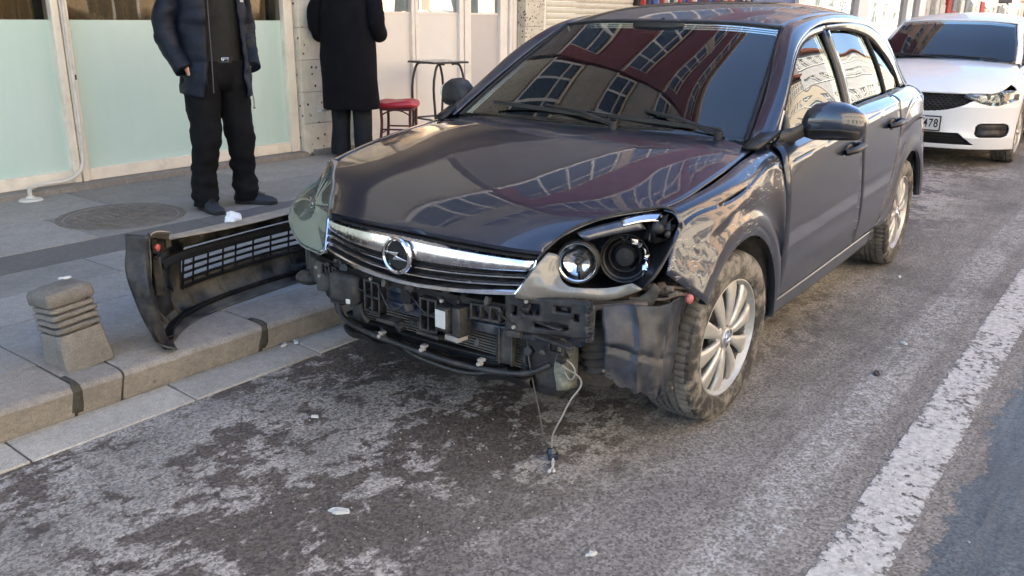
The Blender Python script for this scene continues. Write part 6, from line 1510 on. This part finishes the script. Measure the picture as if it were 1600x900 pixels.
for a, b in (((1,1),(-1,1)),((-1,1),(-1,-1)),((-1,-1),(1,-1)),((1,-1),(1,1))): obj('foot_rail', MB().cyl((.188*a[0], .188*a[1], .26), (.188*b[0], .188*b[1], .26), .009, n=8), M['black_metal'], tb)

# ================================================================ litter
def scrap(x, y, z, sx, sy, label, seed, cat='litter', mat=None, yaw=0, thin=.2):
    r_ = random.Random(seed); mb = MB(); n = 11; ring = []
    for k in range(n):
        a = 2*math.pi*k/n; q = .7+.5*r_.random(); ring.append((math.cos(a)*sx*q, math.sin(a)*sy*q))
    mb.loft([[Vector((a, b, .0)) for a, b in ring], [Vector((a*.95, b*.95, .004+.008*r_.random()*thin*5)) for a, b in ring]])
    o = obj('litter', mb, mat or M['label_white'], smooth=False); o.location = (x, y, z); o.rotation_euler = (0, 0, yaw); return tag(o, label, cat, 'small scraps lying on the road and gutter' if cat == 'litter' else None)
scrap(.905, -.357, .002, .016, .006, 'small white paper stub on the dark damp asphalt left of centre', 3, yaw=R(120))
scrap(1.291, .176, .002, .032, .013, 'larger torn white scrap lying on the mottled asphalt in the foreground', 5, yaw=R(125))
scrap(1.03, .886, .002, .018, .007, 'tiny pale flake at the bottom edge of the asphalt', 9, yaw=R(140))
scrap(-.769, 1.199, .002, .030, .012, 'dark dry leaf on the pale asphalt beside the front wheel', 12, 'leaf', simple('dry leaf', (.06,.045,.035), .8), yaw=R(20))
scrap(-1.209, 1.21, .002, .018, .008, 'small white flake near the worn white line beside the rear door', 14, yaw=R(70))
scrap(-2.32, .95, .002, .014, .008, 'small white flake behind the rear wheel contact patch', 15, yaw=R(10))
scrap(.522, -.975, .016, .022, .012, 'crumpled white bit in the gutter below the mossy kerb joint', 16, yaw=R(10))
scrap(.468, -.962, .016, .016, .012, 'second white bit in the gutter nearer the dark car', 17, yaw=R(60))

# ================================================================ people
M['skin'] = simple('skin', (.48,.27,.19), .5, var=.08, vs=20)
M['hair'] = simple('dark hair', (.02,.016,.013), .6, var=.3, vs=60, bump=.5, bs=200, bd=.002)
def cloth(name, col, rough=.85, bs=14, b_=.35): return simple(name, col, rough, var=.3, vs=6, bump=b_, bs=bs, bd=.012, spec=.15)
M['navy'] = simple('navy quilted jacket', (.004,.0065,.014), .55, spec=.25, var=.25, vs=6, bump=.3, bs=22, bd=.01)
M['trous'] = cloth('black trousers', (.006,.006,.007)); M['trous2'] = cloth('charcoal trousers', (.016,.018,.021)); M['coat'] = cloth('black coat', (.005,.005,.007), .9, 8, .3)
M['sweater'] = cloth('dark ribbed sweater', (.020,.020,.018), .9, 60, .2); M['shoe'] = simple('dark suede shoe', (.018,.020,.026), .7, var=.3, bump=.2, bs=60, bd=.002); M['sole'] = simple('black sole', (.012,.012,.012), .8)
def ring(c, a, b, n=28, p=.85, M_=None):
    out = []
    for i in range(n):
        q = 2*math.pi*i/n; co, si = math.cos(q), math.sin(q)
        out.append(Vector((c[0]+a*math.copysign(abs(co)**p, co), c[1]+b*math.copysign(abs(si)**p, si), c[2])))
    return out
def wrinkle(mb, amp, fr, seed=0, zs=1.6, fold=None):
    V = []
    for p in mb.v:
        p = Vector(p); n = mnoise.noise_vector(Vector((p.x*fr, p.y*fr, p.z*fr*zs))+Vector((seed, seed*2, 0)))
        k = 1 if fold is None else fold(p.z)
        V.append(tuple(p+Vector((n.x, n.y, n.z*.3))*amp*k))
    mb.v = V; return mb
def skin_body(parent, chains, name='body'):
    """chains: list of lists of (x,y,z,r); the first point of later chains may repeat an existing point"""
    V = []; E = []; Rr = []; idx = {}
    for ch_ in chains:
        prev = None
        for x, y, z, r_ in ch_:
            k = (round(x,4), round(y,4), round(z,4))
            if k not in idx: idx[k] = len(V); V.append((x, y, z)); Rr.append(r_)
            i = idx[k]
            if prev is not None: E.append((prev, i))
            prev = i
    me = bpy.data.meshes.new(name); me.from_pydata(V, E, []); me.materials.append(M['skin']); o = bpy.data.objects.new(name, me); COL.objects.link(o); o.parent = parent
    sk = o.modifiers.new('skin', 'SKIN'); sk.use_smooth_shade = True
    for i, r_ in enumerate(Rr): me.skin_vertices[0].data[i].radius = (r_, r_)
    me.skin_vertices[0].data[0].use_root = True
    s_ = o.modifiers.new('sub', 'SUBSURF'); s_.levels = 2; s_.render_levels = 2
    return o
def hand_chains(w_, d, side, curl=.5):
    """w_ wrist point, d direction of the fingers; palm plane spans d and the y-ish axis"""
    w_ = Vector(w_); d = Vector(d).normalized(); up = Vector((1, 0, 0)); lat = d.cross(up).normalized()*side; nrm = lat.cross(d)*side
    palm = w_+d*.05; out = [[(*w_, .026), (*palm, .034), (*(w_+d*.085), .030)]]
    base = w_+d*.085
    for k, (off, L) in enumerate(((.030,.070),(.010,.078),(-.010,.072),(-.030,.056))):
        p0 = w_+d*.085; p1 = w_+d*.092+up*off; pts = [(*p0, .030), (*p1, .010)]; p = p1; dd = Vector(d)
        for j in range(3):
            dd = (dd + lat*(-curl)*.45).normalized(); p = p+dd*L/3; pts.append((*p, .0088-.001*j))
        out.append(pts)
    p = palm; pts = [(*palm, .034)]; dd = (d*.6+up*.9-lat*.3).normalized()
    for j in range(3): p = p+dd*.030; dd = (dd+d*.35).normalized(); pts.append((*p, .012-.0015*j))
    out.append(pts); return out
def shoe(parent, x, y, yaw, L=.29):
    mb = MB(); Mx = Matrix.Translation((x, y, 0)) @ Matrix.Rotation(yaw, 4, 'Z'); rg = []
    for u, w_, h, z0 in ((-.09,.030,.070,.018),(-.075,.040,.095,.012),(-.03,.043,.108,.012),(.02,.041,.100,.012),(.07,.045,.078,.012),(.12,.049,.062,.012),(.165,.043,.050,.014),(.19,.026,.038,.018),(.197,.010,.028,.022)):
        rg.append([Mx @ Vector((u, w_*math.cos(q)*(1 if math.sin(q) < .3 else 1-.45*(math.sin(q)-.3)), z0+max(0, (math.sin(q)+.35)/1.35)*(h-z0))) for q in [2*math.pi*i/18 for i in range(18)]])
    mb.loft(rg); so_ = obj('shoe', mb, M['shoe'], parent, recalc=True, ang=60)
    mb = MB(); pr = [(u, s_*w_) for s_ in (1,) for u, w_ in ((-.093,.02),(-.08,.038),(-.03,.044),(.03,.044),(.08,.049),(.13,.052),(.17,.044),(.195,.022))]
    poly = pr+[(u, -w_) for u, w_ in pr[::-1]]; mb.loft([[Mx @ Vector((u, v, z)) for u, v in poly] for z in (0, .018)]); obj('sole', mb, M['sole'], so_, bev=.004)
    mb = MB()
    for k in range(5):
        u = .035+.018*k; mb.tube([Mx @ Vector((u, w_, .098-.006*k-abs(w_)*.35)) for w_ in (-.022,0,.022)], .0028, 5)
    obj('laces', mb, M['sole'], so_)
def head(parent, z, x=0):
    mb = MB(); mb.sphere((x+.01, 0, z+.035), (.104,.083,.108), 24, 14)
    for i, p in enumerate(mb.v):
        px, py, pz = p
        if px < x+.055 or pz > z+.07: mb.v[i] = (px-.004, py, pz+.004)
        else: mb.v[i] = (px*.6+x*.4, py*.97, pz*.3+(z+.09)*.7)
    obj('hair', mb, M['hair'], parent)
    for s_ in (1,-1):
        obj('ear', MB().sphere((x-.005, s_*.082, z-.005), (.018,.010,.032), 10, 8), M['skin'], parent); obj('eye', MB().sphere((x+.088, s_*.031, z+.012), (.012,.015,.009), 10, 6), M['label_white'], parent); obj('eyebrow', MB().box((x+.098, s_*.031, z+.034), (.010,.036,.007)), M['hair'], parent, bev=.002)
    mb = MB().tube([(x+.092,0,z+.015),(x+.118,0,z-.022),(x+.100,0,z-.032)], [.008,.014,.010], 8); obj('nose', mb, M['skin'], parent); obj('mouth', MB().sphere((x+.094,0,z-.060), (.010,.026,.006), 10, 6), simple('lips', (.35,.14,.12), .5), parent)
def leg_loft(pts, n=26):
    """pts: (x,y,z,rx,ry)"""
    P = surf([[(x, y, z) for x, y, z, a, b in pts], [(a, b, 0) for x, y, z, a, b in pts]], 7, 1); 
    C_ = P[0]; A = P[-1]
    return [ring(c, max(.01, a[0]), max(.01, a[1]), n, .95) for c, a in zip(C_, A)]

def man_in_jacket():
    p = thing('person', 'person in a navy quilted jacket and black trousers standing by the manhole cover', 'person', (-.765, -3.065, .144), R(82))
    arm = lambda s_: [(0,0,1.42,.10),(0,s_*.15,1.43,.062),(-.03,s_*.21,1.40,.050),(-.075,s_*.265,1.13,.038),(.055,s_*.205,.915,.026)]
    ch_ = [[(0,0,.94,.12),(0,0,1.15,.12),(0,0,1.42,.10),(0.01,0,1.52,.052),(.02,0,1.60,.082),(.022,0,1.68,.092),(.01,0,1.735,.062)],
           [(0,0,.94,.12),(0,.10,.88,.085),(.02,.125,.49,.055),(0,.15,.09,.038)], [(0,0,.94,.12),(0,-.10,.88,.085),(.02,-.125,.49,.055),(0,-.15,.09,.038)], arm(1), arm(-1)]
    ch_ += [[(*q,)] if False else q for q in hand_chains((.055,-.205,.915), (-.1,.5,-1), -1)]+hand_chains((.055,.205,.915), (-.1,-.5,-1), 1)
    skin_body(p, ch_); head(p, 1.66, .02)
    for s_ in (1,-1):
        f = lambda z: .5+.45*(z < .35)+.5*math.exp(-((z-.52)/.09)**2)
        rg = leg_loft([(0,s_*.085,.97,.145,.120),(.0,s_*.100,.84,.138,.117),(.012,s_*.112,.68,.118,.106),(.030,s_*.122,.50,.098,.092),(.012,s_*.137,.32,.088,.082),(.0,s_*.148,.16,.083,.077),(.0,s_*.150,.085,.096,.086),(.0,s_*.150,.030,.088,.080)])
        mb = wrinkle(MB().loft(rg), .022, 9, 3*s_+5, 2.4, f)
        if s_ > 0: tm = mb
        else: tm.join(mb)
    tm.loft([ring((0,0,z), a, b, 30) for z, a, b in ((.78,.115,.165),(.86,.135,.185),(.95,.138,.182),(1.02,.132,.176))]); tr = obj('trousers', tm, M['trous'], p, ang=80)
    obj('belt', MB().loft([ring((0,0,z), .140, .184, 30) for z in (.955,.957,.990,.992)]), M['sole'], p); obj('buckle', MB().box((.143,0,.973), (.008,.052,.034)).box((.149,0,.973), (.004,.036,.018)), M['chrome'], p, bev=.002)
    obj('sweater', wrinkle(MB().loft([ring((0,0,z), a, b, 30) for z, a, b in ((.975,.139,.182),(1.05,.142,.188),(1.2,.130,.190),(1.38,.122,.20),(1.47,.085,.13),(1.52,.06,.065),(1.545,.058,.062))]), .008, 10), M['sweater'], p, ang=80)
    # open quilted jacket
    G = []; n = 52; m_ = 60
    for k in range(m_+1):
        z = .765+(1.50-.765)*k/m_; f_ = (z-.765)/.735
        a = float(np.interp(f_, [0,.25,.6,.85,1], [.175,.168,.155,.145,.085])); b = float(np.interp(f_, [0,.25,.6,.85,1], [.215,.208,.208,.205,.110]))
        op = R(float(np.interp(f_, [0,.3,.7,1], [44,34,26,30]))); opl = R(float(np.interp(f_, [0,.3,.7,1], [28,30,28,30]))); puff = .003*abs(math.sin(z*math.pi/.075))
        row = []
        for i in range(n+1):
            q = opl+(2*math.pi-op-opl)*i/n; co, si = math.cos(q), math.sin(q)
            ext = 1+.12*math.exp(-((min(q-opl, 2*math.pi-op-q))/.25)**2)*(1-f_)
            row.append(Vector(((a+puff)*ext*math.copysign(abs(co)**.85, co), (b+puff)*math.copysign(abs(si)**.85, si), z-(.03*max(0,co))*(1-f_))))
        G.append(row)
    jk = obj('jacket', wrinkle(MB().grid(G), .016, 7, 2), M['navy'], p, solid=-.012, ang=80)
    for s_ in (1,-1):
        pts = curve([(0,s_*.150,1.445),(-.03,s_*.210,1.37),(-.075,s_*.275,1.16),(-.045,s_*.265,1.06),(.045,s_*.225,.915)], 12); rr = [(.078+(.066-.078)*i/len(pts))*(1+.035*abs(math.sin(i*.85))) for i in range(len(pts))]
        obj('sleeve', wrinkle(MB().tube(pts, rr, 20), .012, 10, s_), M['navy'], jk, ang=80)
        obj('cuff', MB().tube(pts[-2:], .064, 18), M['navy'], jk)
    obj('collar', MB().grid([[Vector((.095*math.cos(q)-.01, .10*math.sin(q), z)) for q in [R(40)+R(280)*i/24 for i in range(25)]] for z in (1.47,1.56)]), M['navy'], jk, solid=.014)
    mb = MB().tube([(.185,-.12,.775),(.170,-.105,1.0),(.150,-.09,1.3),(.1,-.06,1.5)], .004, 5); obj('zip', mb, M['black_metal'], jk)
    obj('chest_logo', MB().box((.150,.145,1.335), (.004,.045,.014), Matrix.Rotation(R(38), 3, 'Z')), M['label_white'], jk)
    obj('drawstring', MB().tube([(.03,.235,.78),(.035,.245,.70),(.04,.24,.655)], .004, 6).sphere((.04,.24,.65), .009, 8, 6), M['lamp_grey'], jk)
    shoe(p, .03, -.155, R(-4)); shoe(p, .02, .155, R(42))
man_in_jacket()
def man_in_coat():
    p = thing('person', 'person seen from behind in a long black coat and charcoal trousers beside the red stool', 'person', (-2.83, -3.96, .144), R(208))
    arm = lambda s_: [(0,0,1.45,.10),(0,s_*.15,1.47,.062),(-.02,s_*.22,1.43,.050),(-.02,s_*.27,1.14,.040),(.20,s_*.19,1.18,.026)]
    ch_ = [[(0,0,.96,.12),(0,0,1.18,.12),(0,0,1.45,.10),(0.01,0,1.56,.052),(.02,0,1.63,.082),(.022,0,1.71,.092),(.01,0,1.765,.062)],
           [(0,0,.96,.12),(0,.09,.88,.08),(.02,.10,.49,.052),(0,.11,.09,.036)], [(0,0,.96,.12),(0,-.09,.88,.08),(.02,-.10,.49,.052),(0,-.11,.09,.036)], arm(1), arm(-1)]
    ch_ += hand_chains((.20,-.20,1.18), (.8,.5,.1), -1)+hand_chains((.20,.20,1.18), (.8,-.5,.1), 1)
    skin_body(p, ch_); head(p, 1.69, .02)
    for s_ in (1,-1):
        rg = leg_loft([(0,s_*.08,.95,.12,.11),(.01,s_*.09,.68,.105,.098),(.02,s_*.10,.48,.095,.09),(.0,s_*.105,.25,.092,.085),(.0,s_*.11,.06,.095,.085),(.0,s_*.11,.03,.092,.084)])
        mb = wrinkle(MB().loft(rg), .014, 7, 3*s_, .6)
        if s_ > 0: tm = mb
        else: tm.join(mb)
    obj('trousers', tm, M['trous2'], p, ang=80)
    rgs = [ring((.0,0,z), a, b, 40, .85) for z, a, b in ((.445,.205,.262),(.46,.207,.264),(.70,.195,.250),(.90,.19,.25),(1.10,.175,.24),(1.30,.165,.235),(1.42,.15,.22),(1.49,.11,.16),(1.53,.08,.10),(1.57,.075,.08))]
    co_ = obj('coat', wrinkle(MB().loft(rgs, caps=True), .020, 5, 9, .5), M['coat'], p, ang=80)
    for s_ in (1,-1):
        pts = curve([(0,s_*.165,1.46),(-.01,s_*.235,1.38),(-.02+.03*s_,s_*.285,1.16),(.05,s_*.275,1.09),(.20,s_*.19,1.17+.03*s_)], 10); obj('sleeve', wrinkle(MB().tube(pts, [.085-.022*i/len(pts) for i in range(len(pts))], 20), .012, 9, s_), M['coat'], co_, ang=80)
    obj('light_lining', MB().box((.0,.25,.418), (.16,.05,.010), Matrix.Rotation(R(-15), 3, 'Z')), M['label_white'], co_)
    shoe(p, .02, .11, R(10)); shoe(p, .02, -.11, R(-12))
man_in_coat()
# scattered grit and tiny glass crumbs on the asphalt and in the gutter
r_ = random.Random(5); mb = MB()
for k in range(420):
    if k < 150: s_, t_ = r_.uniform(-2.2, 1.2), r_.uniform(-1.3, .78)
    elif k < 300: s_, t_ = r_.gauss(-1.0, .35), r_.gauss(-.2, .4)
    else: s_, t_ = r_.uniform(-2.0, 6), r_.choice((.80, .99, .985))+r_.uniform(-.012, .006)
    z_ = .001 if t_ < .79 else .011
    q = r_.uniform(.0015, .0042)*(1.4 if r_.random() < .1 else 1); c = W(s_, t_, z_)
    P = [c+Vector((q*r_.uniform(.6,1.4)*math.cos(a), q*r_.uniform(.6,1.4)*math.sin(a), 0)) for a in (0, 1.6, 3.1, 4.7)]
    top = c+Vector((r_.uniform(-q, q)*.4, r_.uniform(-q, q)*.4, q*.9)); mb.add(P+[top], [(0,1,4),(1,2,4),(2,3,4),(3,0,4)])
tag(obj('grit', mb, M['gutter'], smooth=False), 'pale grit and tiny crumbs scattered over the asphalt and gutter', kind='stuff')
